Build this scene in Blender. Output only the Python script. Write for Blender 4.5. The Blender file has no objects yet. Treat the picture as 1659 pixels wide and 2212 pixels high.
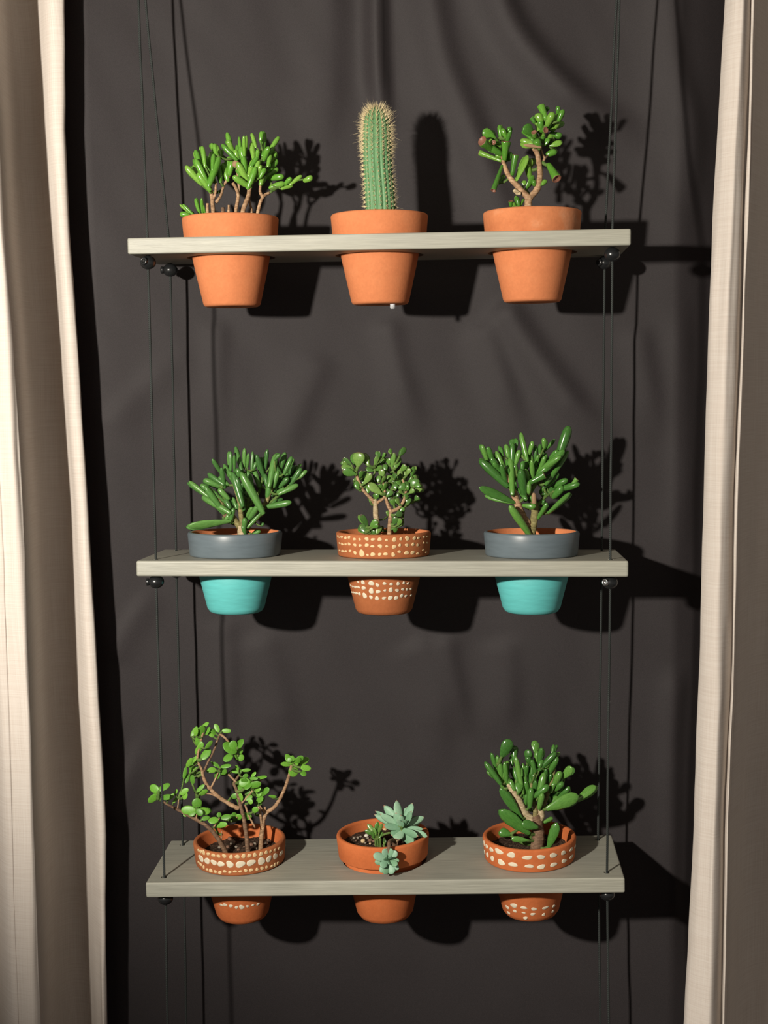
import bpy, bmesh, math, random
from mathutils import Vector, Matrix, noise

scene = bpy.context.scene
COL = scene.collection
random.seed(7)

# ------------------------------------------------------------------ camera
FPX = 3087.8
CAM = Vector((0.12158, -1.72222, 0.03090))
YAW, PITCH, ROLL = math.radians(-3.8335), math.radians(-4.9223), math.radians(-0.7463)
def cam_axes():
    sy, cy, sp, cp = math.sin(YAW), math.cos(YAW), math.sin(PITCH), math.cos(PITCH)
    f = Vector((sy * cp, cy * cp, sp)); r = Vector((cy, -sy, 0)); u = r.cross(f)
    c, s = math.cos(ROLL), math.sin(ROLL)
    return c * r + s * u, -s * r + c * u, f
AX_R, AX_U, AX_F = cam_axes()
cam_data = bpy.data.cameras.new('camera')
cam = bpy.data.objects.new('camera', cam_data); COL.objects.link(cam)
m = Matrix((AX_R, AX_U, -AX_F)).transposed().to_4x4(); m.translation = CAM
cam.matrix_world = m
cam_data.sensor_fit = 'VERTICAL'; cam_data.sensor_height = 24.0
cam_data.lens = FPX / 2212.0 * 24.0
cam_data.clip_start = 0.01
scene.camera = cam

# ------------------------------------------------------------------ light
world = bpy.data.worlds.new('world'); scene.world = world; world.use_nodes = True
bg = world.node_tree.nodes['Background']
bg.inputs['Color'].default_value = (1.0, 0.93, 0.86, 1); bg.inputs['Strength'].default_value = 0.165
lamp_data = bpy.data.lights.new('lamp', 'SPOT')
lamp = bpy.data.objects.new('lamp', lamp_data); COL.objects.link(lamp)
lamp.location = (-0.703, -1.515, 0.215)
lamp_data.energy = 196.0; lamp_data.color = (1.0, 0.92, 0.80)
lamp_data.shadow_soft_size = 0.030
lamp_data.spot_size = math.radians(102); lamp_data.spot_blend = 0.55
AIM = Vector((0.45, 0.15, 0.50))
lamp.rotation_euler = (AIM - lamp.location).to_track_quat('-Z', 'Y').to_euler()
scene.view_settings.view_transform = 'Standard'
scene.view_settings.look = 'None'
scene.view_settings.gamma = 1.0
scene.view_settings.use_curve_mapping = False
scene.view_settings.exposure = 0.0

# ------------------------------------------------------------------ helpers
def at(px, py, Y):
    """world point at depth Y that the surveyed camera saw at (px, py)"""
    d = AX_F + AX_R * ((px - 829.5) / FPX) - AX_U * ((py - 1106) / FPX)
    return CAM + d * ((Y - CAM.y) / d.y)

def new_mat(name, color, rough=0.7, spec=0.3):
    mt = bpy.data.materials.new(name); mt.use_nodes = True
    b = mt.node_tree.nodes['Principled BSDF']
    b.inputs['Base Color'].default_value = (*color, 1)
    b.inputs['Roughness'].default_value = rough
    b.inputs['Specular IOR Level'].default_value = spec
    return mt, mt.node_tree, b

def nd(nt, typ, **kw):
    n = nt.nodes.new(typ)
    for k, v in kw.items():
        if k in n.inputs: n.inputs[k].default_value = v
        else: setattr(n, k, v)
    return n

def ramp(nt, fac, stops):
    r = nt.nodes.new('ShaderNodeValToRGB')
    el = r.color_ramp.elements
    while len(el) < len(stops): el.new(0.5)
    for e, (p, c) in zip(el, stops): e.position = p; e.color = (*c, 1)
    nt.links.new(fac, r.inputs['Fac'])
    return r.outputs['Color']

def coord(nt, scale=(1, 1, 1), space='Object'):
    tc = nt.nodes.new('ShaderNodeTexCoord'); mp = nt.nodes.new('ShaderNodeMapping')
    mp.inputs['Scale'].default_value = scale
    nt.links.new(tc.outputs[space], mp.inputs['Vector'])
    return mp.outputs['Vector']

def noise_tex(nt, vec, scale, detail=4, rough=0.55):
    n = nd(nt, 'ShaderNodeTexNoise', Scale=scale, Detail=detail, Roughness=rough)
    nt.links.new(vec, n.inputs['Vector'])
    return n.outputs['Fac']

def bump(nt, b, height, strength, dist=0.001):
    bp = nd(nt, 'ShaderNodeBump', Strength=strength, Distance=dist)
    nt.links.new(height, bp.inputs['Height']); nt.links.new(bp.outputs['Normal'], b.inputs['Normal'])
    return bp

def mixc(nt, fac, a, b, mode='MIX'):
    mx = nt.nodes.new('ShaderNodeMix'); mx.data_type = 'RGBA'; mx.blend_type = mode
    for sock, v in ((mx.inputs[0], fac), (mx.inputs[6], a), (mx.inputs[7], b)):
        if isinstance(v, (int, float)): sock.default_value = v
        elif isinstance(v, tuple): sock.default_value = (*v, 1)
        else: nt.links.new(v, sock)
    return mx.outputs[2]

def link(name, mesh, parent=None, mats=(), smooth=True):
    o = bpy.data.objects.new(name, mesh); COL.objects.link(o)
    for mt in mats:
        if mt.name not in [x.name for x in mesh.materials if x]: mesh.materials.append(mt)
    if smooth:
        mesh.polygons.foreach_set('use_smooth', [True] * len(mesh.polygons))
    if parent: o.parent = parent
    return o

def mesh_of(name, verts, faces):
    me = bpy.data.meshes.new(name); me.from_pydata([tuple(v) for v in verts], [], faces); me.update()
    return me

def tag(o, label, cat, group=None, kind=None):
    if label: o['label'] = label
    if cat: o['category'] = cat
    if group: o['group'] = group
    if kind: o['kind'] = kind
    return o

def lathe(name, prof, n=64):
    """prof: (radius, z) list -> verts, faces, ring index per face"""
    vs, fs, seg = [], [], []
    rings = []
    for r, z in prof:
        if r < 1e-6: rings.append([len(vs)]); vs.append((0, 0, z))
        else:
            rings.append(list(range(len(vs), len(vs) + n)))
            vs += [(r * math.cos(2 * math.pi * k / n), r * math.sin(2 * math.pi * k / n), z) for k in range(n)]
    for i in range(len(rings) - 1):
        a, b = rings[i], rings[i + 1]
        for k in range(n):
            k2 = (k + 1) % n
            if len(a) == 1 and len(b) == 1: continue
            if len(a) == 1: fs.append((a[0], b[k2], b[k]))
            elif len(b) == 1: fs.append((a[k], a[k2], b[0]))
            else: fs.append((a[k], a[k2], b[k2], b[k]))
            seg.append(i)
    return vs, fs, seg

def smooth_path(pts, sub=5):
    if len(pts) < 3: 
        a, b = pts[0], pts[-1]
        return [a.lerp(b, t / sub) for t in range(sub + 1)]
    out = []
    P = [pts[0] * 2 - pts[1]] + list(pts) + [pts[-1] * 2 - pts[-2]]
    for i in range(1, len(P) - 2):
        p0, p1, p2, p3 = P[i - 1:i + 3]
        for k in range(sub):
            t = k / sub
            out.append(0.5 * ((2 * p1) + (p2 - p0) * t + (2 * p0 - 5 * p1 + 4 * p2 - p3) * t * t + (3 * p1 - p0 - 3 * p2 + p3) * t ** 3))
    out.append(pts[-1].copy())
    return out

def tube_geo(path, radii, n=10, cap=True, vs=None, fs=None, knob=0.0):
    vs = [] if vs is None else vs; fs = [] if fs is None else fs
    rings = []
    up = Vector((0.3, 0.9, 0.2)).normalized()
    for i, p in enumerate(path):
        d = (path[min(i + 1, len(path) - 1)] - path[max(i - 1, 0)]).normalized()
        x = up - d * up.dot(d)
        if x.length < 1e-3: x = Vector((1, 0, 0)) - d * d.x
        x.normalize(); y = d.cross(x); up = x
        r = radii[i]
        base = len(vs)
        for k in range(n):
            a = 2 * math.pi * k / n
            rr = r * (1 + knob * noise.noise(p * 260 + Vector((math.cos(a), math.sin(a), 0)) * 0.7))
            vs.append(p + (x * math.cos(a) + y * math.sin(a)) * rr)
        rings.append(base)
    for a, b in zip(rings, rings[1:]):
        for k in range(n):
            fs.append((a + k, a + (k + 1) % n, b + (k + 1) % n, b + k))
    if cap:
        for base, rev in ((rings[0], True), (rings[-1], False)):
            f = list(range(base, base + n)); fs.append(tuple(reversed(f)) if rev else tuple(f))
    return vs, fs

# ------------------------------------------------------------------ materials
def mat_terracotta(name, a, b, c, dusty=0.25):
    mt, nt, bs = new_mat(name, a, 0.82, 0.25)
    v = coord(nt)
    n1 = noise_tex(nt, v, 28, 6); n2 = noise_tex(nt, v, 260, 3)
    col = ramp(nt, n1, [(0.3, a), (0.55, b), (0.75, c)])
    sp = ramp(nt, n2, [(0.35, (0.95, 0.95, 0.95)), (0.65, (1.03, 1.03, 1.03))])
    col = mixc(nt, 1.0, col, sp, 'MULTIPLY')
    nt.links.new(col, bs.inputs['Base Color'])
    bump(nt, bs, n2, 0.25, 0.0006)
    return mt
TERRA = mat_terracotta('terracotta', (0.55, 0.180, 0.072), (0.575, 0.197, 0.080), (0.61, 0.222, 0.095))
TERRA_OLD = mat_terracotta('terracotta_weathered', (0.46, 0.150, 0.058), (0.55, 0.195, 0.080), (0.62, 0.29, 0.155))
TERRA_DEEP = mat_terracotta('terracotta_deep', (0.45, 0.115, 0.034), (0.50, 0.135, 0.042), (0.53, 0.160, 0.055))
TERRA_BROWN = mat_terracotta('terracotta_brown', (0.32, 0.098, 0.036), (0.37, 0.118, 0.042), (0.42, 0.145, 0.055))

def mat_paint(name, c, rough):
    mt, nt, bs = new_mat(name, c, rough, 0.45)
    v = coord(nt, (1, 1, 6)); n = noise_tex(nt, v, 40, 4)
    d = tuple(x * 0.94 for x in c); e = tuple(min(1, x * 1.12) for x in c)
    nt.links.new(ramp(nt, n, [(0.3, d), (0.7, e)]), bs.inputs['Base Color'])
    bump(nt, bs, n, 0.05, 0.0005)
    return mt
SLATE = mat_paint('slate_grey_paint', (0.105, 0.135, 0.155), 0.38)
TEAL = mat_paint('teal_paint', (0.100, 0.450, 0.445), 0.6)
CREAM = mat_paint('cream_paint', (0.62, 0.56, 0.43), 0.6)
TAN_DOT = mat_paint('tan_cream_paint', (0.60, 0.44, 0.24), 0.6)

def mat_wood(name, a, b, c):
    mt, nt, bs = new_mat(name, b, 0.48, 0.5)
    v = coord(nt, (1.4, 26, 34))
    n1 = noise_tex(nt, v, 7, 6, 0.6)
    v2 = coord(nt, (3.5, 120, 160)); n2 = noise_tex(nt, v2, 6, 3)
    v3 = coord(nt, (2.0, 4, 5)); n3 = noise_tex(nt, v3, 3, 3)
    col = ramp(nt, n1, [(0.28, a), (0.5, b), (0.72, c)])
    col = mixc(nt, 1.0, col, ramp(nt, n2, [(0.3, (0.84, 0.84, 0.84)), (0.7, (1.06, 1.06, 1.06))]), 'MULTIPLY')
    col = mixc(nt, 1.0, col, ramp(nt, n3, [(0.3, (0.90, 0.91, 0.92)), (0.7, (1.06, 1.05, 1.02))]), 'MULTIPLY')
    nt.links.new(col, bs.inputs['Base Color'])
    bump(nt, bs, n2, 0.35, 0.0007)
    return mt
WOOD = mat_wood('grey_stained_wood', (0.275, 0.275, 0.235), (0.315, 0.315, 0.270), (0.360, 0.358, 0.310))

def mat_cord():
    mt, nt, bs = new_mat('black_cord', (0.022, 0.026, 0.026), 0.75, 0.3)
    v = coord(nt, (1, 1, 1)); w = nd(nt, 'ShaderNodeTexWave', Scale=260.0, Distortion=0.5)
    w.wave_type = 'BANDS'; w.bands_direction = 'DIAGONAL'
    nt.links.new(v, w.inputs['Vector'])
    nt.links.new(ramp(nt, w.outputs['Fac'], [(0.2, (0.014, 0.017, 0.017)), (0.8, (0.034, 0.040, 0.038))]), bs.inputs['Base Color'])
    bump(nt, bs, w.outputs['Fac'], 0.5, 0.0005)
    return mt
CORD = mat_cord()
BEAD = new_mat('black_bead', (0.012, 0.013, 0.014), 0.26, 0.5)[0]
METAL, _nt, _b = new_mat('dull_metal', (0.42, 0.42, 0.42), 0.3, 0.5); _b.inputs['Metallic'].default_value = 1.0
DARKHOLE = new_mat('screw_socket', (0.01, 0.01, 0.01), 0.6)[0]

def mat_backdrop():
    mt, nt, bs = new_mat('black_cotton', (0.024, 0.020, 0.021), 0.72, 0.38)
    v = coord(nt); n = noise_tex(nt, v, 900, 2); n2 = noise_tex(nt, v, 5, 4)
    col = ramp(nt, n2, [(0.3, (0.0218, 0.0180, 0.0198)), (0.7, (0.0247, 0.0205, 0.0224))])
    col = mixc(nt, 1.0, col, ramp(nt, n, [(0.3, (0.8, 0.8, 0.8)), (0.7, (1.15, 1.15, 1.15))]), 'MULTIPLY')
    nt.links.new(col, bs.inputs['Base Color'])
    bump(nt, bs, n, 0.2, 0.0004)
    return mt
BLACK_CLOTH = mat_backdrop()

def mat_linen():
    mt, nt, bs = new_mat('ivory_linen', (0.70, 0.64, 0.58), 0.9, 0.15)
    tc = nt.nodes.new('ShaderNodeTexCoord')
    hs = []
    for sc in ((900, 9), (14, 700)):
        mp = nt.nodes.new('ShaderNodeMapping'); mp.inputs['Scale'].default_value = (sc[0], sc[1], 1)
        nt.links.new(tc.outputs['UV'], mp.inputs['Vector'])
        hs.append(noise_tex(nt, mp.outputs['Vector'], 1.0, 3, 0.6))
    mx = nd(nt, 'ShaderNodeMath', operation='ADD'); nt.links.new(hs[0], mx.inputs[0]); nt.links.new(hs[1], mx.inputs[1])
    hf = nd(nt, 'ShaderNodeMath', operation='MULTIPLY'); nt.links.new(mx.outputs[0], hf.inputs[0]); hf.inputs[1].default_value = 0.5
    col = ramp(nt, hf.outputs[0], [(0.36, (0.68, 0.615, 0.555)), (0.5, (0.75, 0.69, 0.63)), (0.64, (0.80, 0.755, 0.70))])
    nt.links.new(col, bs.inputs['Base Color'])
    bump(nt, bs, hf.outputs[0], 0.5, 0.0008)
    tr = nt.nodes.new('ShaderNodeBsdfTranslucent'); tr.inputs['Color'].default_value = (0.50, 0.24, 0.15, 1)
    ms = nd(nt, 'ShaderNodeMixShader', Fac=0.24)
    nt.links.new(bs.outputs[0], ms.inputs[1]); nt.links.new(tr.outputs[0], ms.inputs[2])
    nt.links.new(ms.outputs[0], nt.nodes['Material Output'].inputs['Surface'])
    return mt
LINEN = mat_linen()

def mat_leaf(name, lo, mid, hi, rough=0.28, spec=0.5, mott=0.8, tip=None, tip_at=0.93):
    mt, nt, bs = new_mat(name, mid, rough, spec)
    oi = nt.nodes.new('ShaderNodeObjectInfo')
    col = ramp(nt, oi.outputs['Random'], [(0.0, lo), (0.5, mid), (1.0, hi)])
    v = coord(nt, (9, 9, 9)); n = noise_tex(nt, v, 1.0, 4)
    col = mixc(nt, mott, col, ramp(nt, n, [(0.3, (0.72, 0.74, 0.7)), (0.7, (1.22, 1.15, 1.1))]), 'MULTIPLY')
    if tip:
        tc = nt.nodes.new('ShaderNodeTexCoord'); sx = nt.nodes.new('ShaderNodeSeparateXYZ')
        nt.links.new(tc.outputs['Object'], sx.inputs[0])
        mr = nd(nt, 'ShaderNodeMapRange'); mr.inputs['From Min'].default_value = tip_at; mr.inputs['From Max'].default_value = 1.0
        nt.links.new(sx.outputs['Z'], mr.inputs['Value'])
        col = mixc(nt, mr.outputs[0], col, tip)
    nt.links.new(col, bs.inputs['Base Color'])
    bs.inputs['Subsurface Weight'].default_value = 0.0
    return mt
L_BRIGHT = mat_leaf('leaf_bright_green', (0.080, 0.235, 0.028), (0.115, 0.310, 0.038), (0.19, 0.38, 0.060), 0.22, 0.5)
L_GOLLUM = mat_leaf('leaf_glossy_green', (0.050, 0.165, 0.022), (0.085, 0.250, 0.028), (0.165, 0.330, 0.050), 0.2, 0.5)
L_DEEP = mat_leaf('leaf_deep_green', (0.042, 0.125, 0.034), (0.066, 0.185, 0.044), (0.105, 0.250, 0.060), 0.3, 0.45)
L_FOREST = mat_leaf('leaf_forest_green', (0.040, 0.130, 0.026), (0.062, 0.190, 0.034), (0.110, 0.265, 0.052), 0.22, 0.5)
L_JADE = mat_leaf('leaf_jade_green', (0.050, 0.120, 0.030), (0.080, 0.215, 0.036), (0.160, 0.280, 0.070), 0.27, 0.5, tip=(0.09, 0.05, 0.04), tip_at=0.86)
L_ROUND = mat_leaf('leaf_fresh_green', (0.080, 0.235, 0.026), (0.120, 0.330, 0.034), (0.170, 0.410, 0.050), 0.42, 0.4)
L_ECHEV = mat_leaf('leaf_blue_green', (0.150, 0.300, 0.185), (0.215, 0.400, 0.270), (0.300, 0.490, 0.345), 0.5, 0.35, 0.5, tip=(0.34, 0.08, 0.06), tip_at=0.90)
L_OFFSET = mat_leaf('leaf_pale_blue_green', (0.150, 0.300, 0.170), (0.205, 0.380, 0.260), (0.280, 0.450, 0.330), 0.5, 0.35, 0.35)
CUP = new_mat('leaf_red_brown_cup', (0.20, 0.085, 0.055), 0.35, 0.5)[0]
DRY = new_mat('dry_leaf', (0.30, 0.19, 0.11), 0.8, 0.2)[0]

def mat_bark(name, a, b, c):
    mt, nt, bs = new_mat(name, b, 0.75, 0.25)
    v = coord(nt, (160, 160, 420)); n = noise_tex(nt, v, 1.0, 4)
    v2 = coord(nt, (60, 60, 60)); n2 = noise_tex(nt, v2, 1.0, 3)
    col = ramp(nt, n, [(0.3, a), (0.52, b), (0.72, c)])
    col = mixc(nt, 0.8, col, ramp(nt, n2, [(0.3, (0.7, 0.7, 0.7)), (0.7, (1.2, 1.2, 1.2))]), 'MULTIPLY')
    nt.links.new(col, bs.inputs['Base Color'])
    bump(nt, bs, n, 0.7, 0.001)
    return mt
BARK_TAN = mat_bark('bark_tan', (0.20, 0.115, 0.062), (0.36, 0.22, 0.125), (0.50, 0.35, 0.22))
BARK_GREY = mat_bark('bark_pale', (0.26, 0.19, 0.11), (0.42, 0.33, 0.20), (0.55, 0.46, 0.31))
BARK_BROWN = mat_bark('bark_brown', (0.095, 0.055, 0.034), (0.165, 0.098, 0.060), (0.27, 0.175, 0.105))
BARK_GREEN = mat_bark('bark_green_brown', (0.13, 0.105, 0.045), (0.20, 0.175, 0.070), (0.30, 0.27, 0.12))
TWIG = mat_bark('green_twig', (0.06, 0.13, 0.025), (0.095, 0.165, 0.038), (0.16, 0.21, 0.06))

def mat_soil():
    mt, nt, bs = new_mat('potting_soil', (0.05, 0.03, 0.02), 0.95, 0.1)
    v = coord(nt); n = noise_tex(nt, v, 420, 5)
    nt.links.new(ramp(nt, n, [(0.35, (0.018, 0.012, 0.009)), (0.55, (0.060, 0.038, 0.026)), (0.72, (0.16, 0.11, 0.08))]), bs.inputs['Base Color'])
    bump(nt, bs, n, 1.0, 0.002)
    return mt
SOIL = mat_soil()
STONES = [new_mat('pebble_' + k, c, 0.7, 0.3)[0] for k, c in (('cream', (0.55, 0.42, 0.24)), ('grey', (0.22, 0.19, 0.15)), ('brown', (0.16, 0.09, 0.06)), ('white', (0.60, 0.57, 0.50)))]
PLASTER = new_mat('plaster_wall', (0.42, 0.38, 0.34), 0.9, 0.2)[0]
FLOORM, fnt, fb = new_mat('floor_boards', (0.20, 0.13, 0.08), 0.5, 0.4)
_w = nd(fnt, 'ShaderNodeTexWave', Scale=6.0, Distortion=3.0); fnt.links.new(coord(fnt, (1, 8, 1)), _w.inputs['Vector'])
fnt.links.new(ramp(fnt, _w.outputs['Fac'], [(0.2, (0.14, 0.085, 0.05)), (0.8, (0.24, 0.16, 0.10))]), fb.inputs['Base Color'])

# ------------------------------------------------------------------ setting
ZC, ZF = 1.02, -1.38
def slab(name, lo, hi, mt):
    bm = bmesh.new(); bmesh.ops.create_cube(bm, size=1)
    for v in bm.verts: v.co = Vector([lo[i] + (v.co[i] + 0.5) * (hi[i] - lo[i]) for i in range(3)])
    me = bpy.data.meshes.new(name); bm.to_mesh(me); bm.free()
    return link(name, me, None, [mt], False)
for nm, lo, hi, mt in (('wall_back', (-2.2, 0.40, ZF), (2.2, 0.50, ZC), PLASTER),
                       ('floor', (-2.2, -2.6, ZF - 0.1), (2.2, 0.50, ZF), FLOORM),
                       ('ceiling', (-2.2, -2.6, ZC), (2.2, 0.50, ZC + 0.1), PLASTER)):
    tag(slab(nm, lo, hi, mt), None, None, kind='structure')

# ------------------------------------------------------------------ black backdrop cloth
def cloth_base(x, z):
    q = x if x < 0.1 else 0.1 + 0.45 * (x - 0.1)
    y = 0.218 + 0.051 * q - 0.027 * z - 0.266 * q * q
    e = max(0.0, abs(x) - 0.385)
    return y + 2.2 * e * e + 0.35 * e
# folds: centre line in the survey frame, width (m), height towards the viewer (m)
FOLDS = [
    ([(1380, 700), (1400, 830), (1420, 960)], 0.020, 0.004, 0.3),
    ([(816, -200), (818, 120), (834, 300)], 0.013, 0.018, 0.35),
    ([(905, -200), (950, 90), (1010, 250), (1080, 430), (1110, 560)], 0.024, 0.012, 0.3),
    ([(1045, -200), (1090, 20), (1190, 160), (1300, 250), (1400, 300)], 0.022, 0.017, 0.3),
    ([(1445, -200), (1455, 120), (1495, 260), (1490, 420), (1475, 560)], 0.020, 0.007, 0.3),
    ([(700, -200), (715, 150), (690, 340)], 0.030, 0.007, 0.3),
    ([(1085, 640), (1135, 730), (1240, 870), (1330, 960)], 0.022, 0.010, 0.3),
    ([(1040, 690), (1080, 800), (1130, 950)], 0.020, 0.005, 0.3),
    ([(835, 680), (860, 800), (905, 940)], 0.020, 0.005, 0.3),
    ([(700, 760), (640, 900), (600, 1000)], 0.025, 0.004, 0.3),
    ([(480, 690), (474, 800), (478, 960)], 0.016, 0.003, 0.3),
    ([(240, 930), (330, 830), (420, 760)], 0.020, 0.003, 0.3),
    ([(250, 1420), (300, 1330), (350, 1260)], 0.016, 0.003, 0.3),
    ([(240, 1760), (280, 1690), (330, 1560)], 0.018, 0.004, 0.3),
    ([(960, 1370), (980, 1480), (1010, 1600)], 0.018, 0.005, 0.3),
    ([(890, 1380), (940, 1500), (950, 1700)], 0.024, 0.004, 0.3),
    ([(1090, 1380), (1100, 1500), (1080, 1620)], 0.024, 0.004, 0.3),
    ([(1475, 640), (1485, 1000), (1478, 1250)], 0.018, 0.004, 0.3),
    ([(1470, 1440), (1455, 1700), (1460, 2212)], 0.016, 0.005, 0.3),
    ([(490, 1330), (496, 1440), (492, 1600)], 0.018, 0.003, 0.3),
    ([(560, 1360), (600, 1500), (620, 1650)], 0.028, 0.004, 0.3),
]
fold_w = []
for pts, w, h, t in FOLDS:
    P = [at(a, b, 0.205) for a, b in pts]
    fold_w.append(([(p.x, p.y) for p in smooth_path([Vector((p.x, p.z, 0)) for p in P], 4)], w, h))
def fold_y(x, z):
    s = 0.0
    for pts, w, h in fold_w:
        zs = [p[1] for p in pts]
        if z > max(zs) + 3 * w or z < min(zs) - 3 * w: continue
        best = 9; bt = 0; side = 1
        n = len(pts) - 1
        for i in range(n):
            ax, az = pts[i]; bx, bz = pts[i + 1]
            dx, dz = bx - ax, bz - az
            L = dx * dx + dz * dz
            t = max(0, min(1, ((x - ax) * dx + (z - az) * dz) / L))
            d = math.hypot(x - ax - t * dx, z - az - t * dz)
            if d < best:
                best = d; bt = (i + t) / n
                side = 1 if (x - ax) * dz - (z - az) * dx < 0 else -1
        if best < 3.5 * w:
            ends = min(1, bt / 0.12) * min(1, (1 - bt) / 0.35) if bt > 0 else 0.0
            if pts[0][1] > 0.5: ends = min(1, (1 - bt) / 0.4)
            # ridge with a steeper right flank
            ww = w * (1.25 if side < 0 else 0.75)
            s += 1.15 * h * max(0, ends) * math.exp(-(best / ww) ** 2)
    return s
def build_backdrop():
    nx, nz = 230, 300
    x0, x1, z0, z1 = -0.66, 0.66, ZF + 0.02, ZC - 0.005
    vs, fs = [], []
    for j in range(nz + 1):
        z = z0 + (z1 - z0) * j / nz
        for i in range(nx + 1):
            x = x0 + (x1 - x0) * i / nx
            y = cloth_base(x, z) - fold_y(x, z)
            y += 0.0035 * noise.noise(Vector((x * 9, z * 3.2, 1.7))) + 0.0013 * noise.noise(Vector((x * 24 + z * 9, z * 13, 4.2)))
            y += 0.004 * math.sin(x * 21 + 2.0 * z + 1.0) * max(0, min(1, (z - 0.05) / 0.5))
            vs.append((x, y, z))
    for j in range(nz):
        for i in range(nx):
            a = j * (nx + 1) + i
            fs.append((a, a + 1, a + nx + 2, a + nx + 1))
    o = link('backdrop_cloth', mesh_of('backdrop_cloth', vs, fs), None, [BLACK_CLOTH])
    md = o.modifiers.new('thickness', 'SOLIDIFY'); md.thickness = 0.001; md.offset = 1
    tag(o, 'black cotton cloth hung with loose folds as a backdrop behind the shelves', 'backdrop')
build_backdrop()

# ------------------------------------------------------------------ curtains
ROWS = (-420, 0, 280, 500, 740, 1100, 1500, 1800, 2212, 3000)
def curtain(name, label, lines, seed, thick=0.0009, parts=(), lean=0.0):
    """lines: (px at each of ROWS, depth Y) from left to right; each becomes a vertical line of the cloth"""
    nz = 150
    root = bpy.data.objects.new(name, None); COL.objects.link(root)
    def xat(pxs, Y, z):
        P = [at(p, r, Y) for p, r in zip(pxs, ROWS)]
        for a, b in zip(P, P[1:]):
            if b.z <= z <= a.z:
                t = (a.z - z) / (a.z - b.z); return a.x + (b.x - a.x) * t
        return P[0].x if z > P[0].z else P[-1].x
    def panel(nm, lines, off=0.0, sub=6):
        vs, fs, uv = [], [], []
        nrow = 0
        for j in range(nz + 1):
            z = ZF + 0.012 + (ZC - 0.006 - ZF - 0.012) * j / nz
            pts = []
            for k, (pxs, Y) in enumerate(lines):
                wob = 0.0016 * noise.noise(Vector((seed + k * 3.1, z * 6, 0.3))) + 0.0008 * noise.noise(Vector((seed + k * 1.7, z * 19, 5.3)))
                pts.append(Vector((xat(pxs, Y - lean * z, z) + wob, Y - lean * z + off + 0.004 * noise.noise(Vector((seed + k * 5.3, z * 2.5, 9))), 0)))
            sp = smooth_path(pts, sub)
            nrow = len(sp)
            L = 0
            for i, p in enumerate(sp):
                if i: L += (p - sp[i - 1]).length
                vs.append((p.x, p.y, z)); uv.append((L, z))
        for j in range(nz):
            for i in range(nrow - 1):
                a = j * nrow + i
                fs.append((a, a + 1, a + nrow + 1, a + nrow))
        me = mesh_of(nm, vs, fs)
        ul = me.uv_layers.new(name='UVMap')
        for lp in me.loops: ul.data[lp.index].uv = uv[lp.vertex_index]
        o = link(nm, me, root, [LINEN])
        md = o.modifiers.new('thickness', 'SOLIDIFY'); md.thickness = thick; md.offset = 0
        return o
    panel('panel', lines)
    for nm, ln, off in parts: panel(nm, ln, off, 4)
    tag(root, label, 'curtain')
    return root

A_L = (-45, -25, 0, 12, 32, 52, 68, 77, 90, 100)
B_L = (84, 92, 104, 120, 138, 165, 180, 203, 218, 232)
C_L = (136, 137, 139, 149, 168, 190, 213, 228, 230, 236)
def sh(t, d): return tuple(x + d for x in t)
def mixl(a, b, f): return tuple(x + (y - x) * f for x, y in zip(a, b))
curtain('curtain', 'ivory linen curtain at the left, with a deep shaded fold and bright hem',
        [(sh(A_L, -420), 0.10), (sh(A_L, -380), 0.02), (sh(A_L, -320), 0.03), (sh(A_L, -270), 0.12), (sh(A_L, -215), 0.12), (sh(A_L, -170), 0.02),
         (sh(A_L, -125), 0.0), (sh(A_L, -98), 0.035), (sh(A_L, -70), -0.005), (sh(A_L, -54), -0.0105), (sh(A_L, -46), -0.0085), (sh(A_L, -20), -0.014), (sh(A_L, -6), -0.010), (A_L, 0.004), (sh(mixl(A_L, B_L, .10), 0), 0.066),
         (mixl(A_L, B_L, .30), 0.125), (mixl(A_L, B_L, .55), 0.146), (mixl(A_L, B_L, .80), 0.142), (mixl(A_L, B_L, .94), 0.118),
         (mixl(B_L, C_L, .12), 0.102), (mixl(B_L, C_L, .45), 0.094), (mixl(B_L, C_L, .85), 0.096), (C_L, 0.101), (sh(C_L, -3), 0.108)], 3.0, lean=0.022)

E_R = (1590, 1568, 1551, 1541, 1530, 1521, 1508, 1497, 1478, 1450)
H_R = (1632, 1625, 1617, 1610, 1602, 1588, 1580, 1567, 1561, 1540)
curtain('curtain', 'ivory linen curtain at the right, with a bright flat face then brown shaded fold',
        [(sh(E_R, 2), 0.128), (E_R, 0.122), (sh(E_R, 6), 0.112), (mixl(E_R, H_R, .25), 0.102), (mixl(E_R, H_R, .5), 0.093), (mixl(E_R, H_R, .66), 0.092), (mixl(E_R, H_R, .82), 0.100), (mixl(E_R, H_R, .94), 0.113), (sh(H_R, 1), 0.120),
         (sh(H_R, 6), 0.118), (sh(H_R, 12), 0.128), (sh(H_R, 26), 0.158), (sh(H_R, 45), 0.185), (sh(H_R, 70), 0.205), (sh(H_R, 105), 0.215), (sh(H_R, 125), 0.212), (sh(H_R, 140), 0.205)], 11.0,
        parts=[('hem', [(sh(H_R, -1), 0.113), (sh(H_R, 1), 0.100), (sh(H_R, 4), 0.099), (sh(H_R, 6.5), 0.108)], 0.0)])

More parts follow.
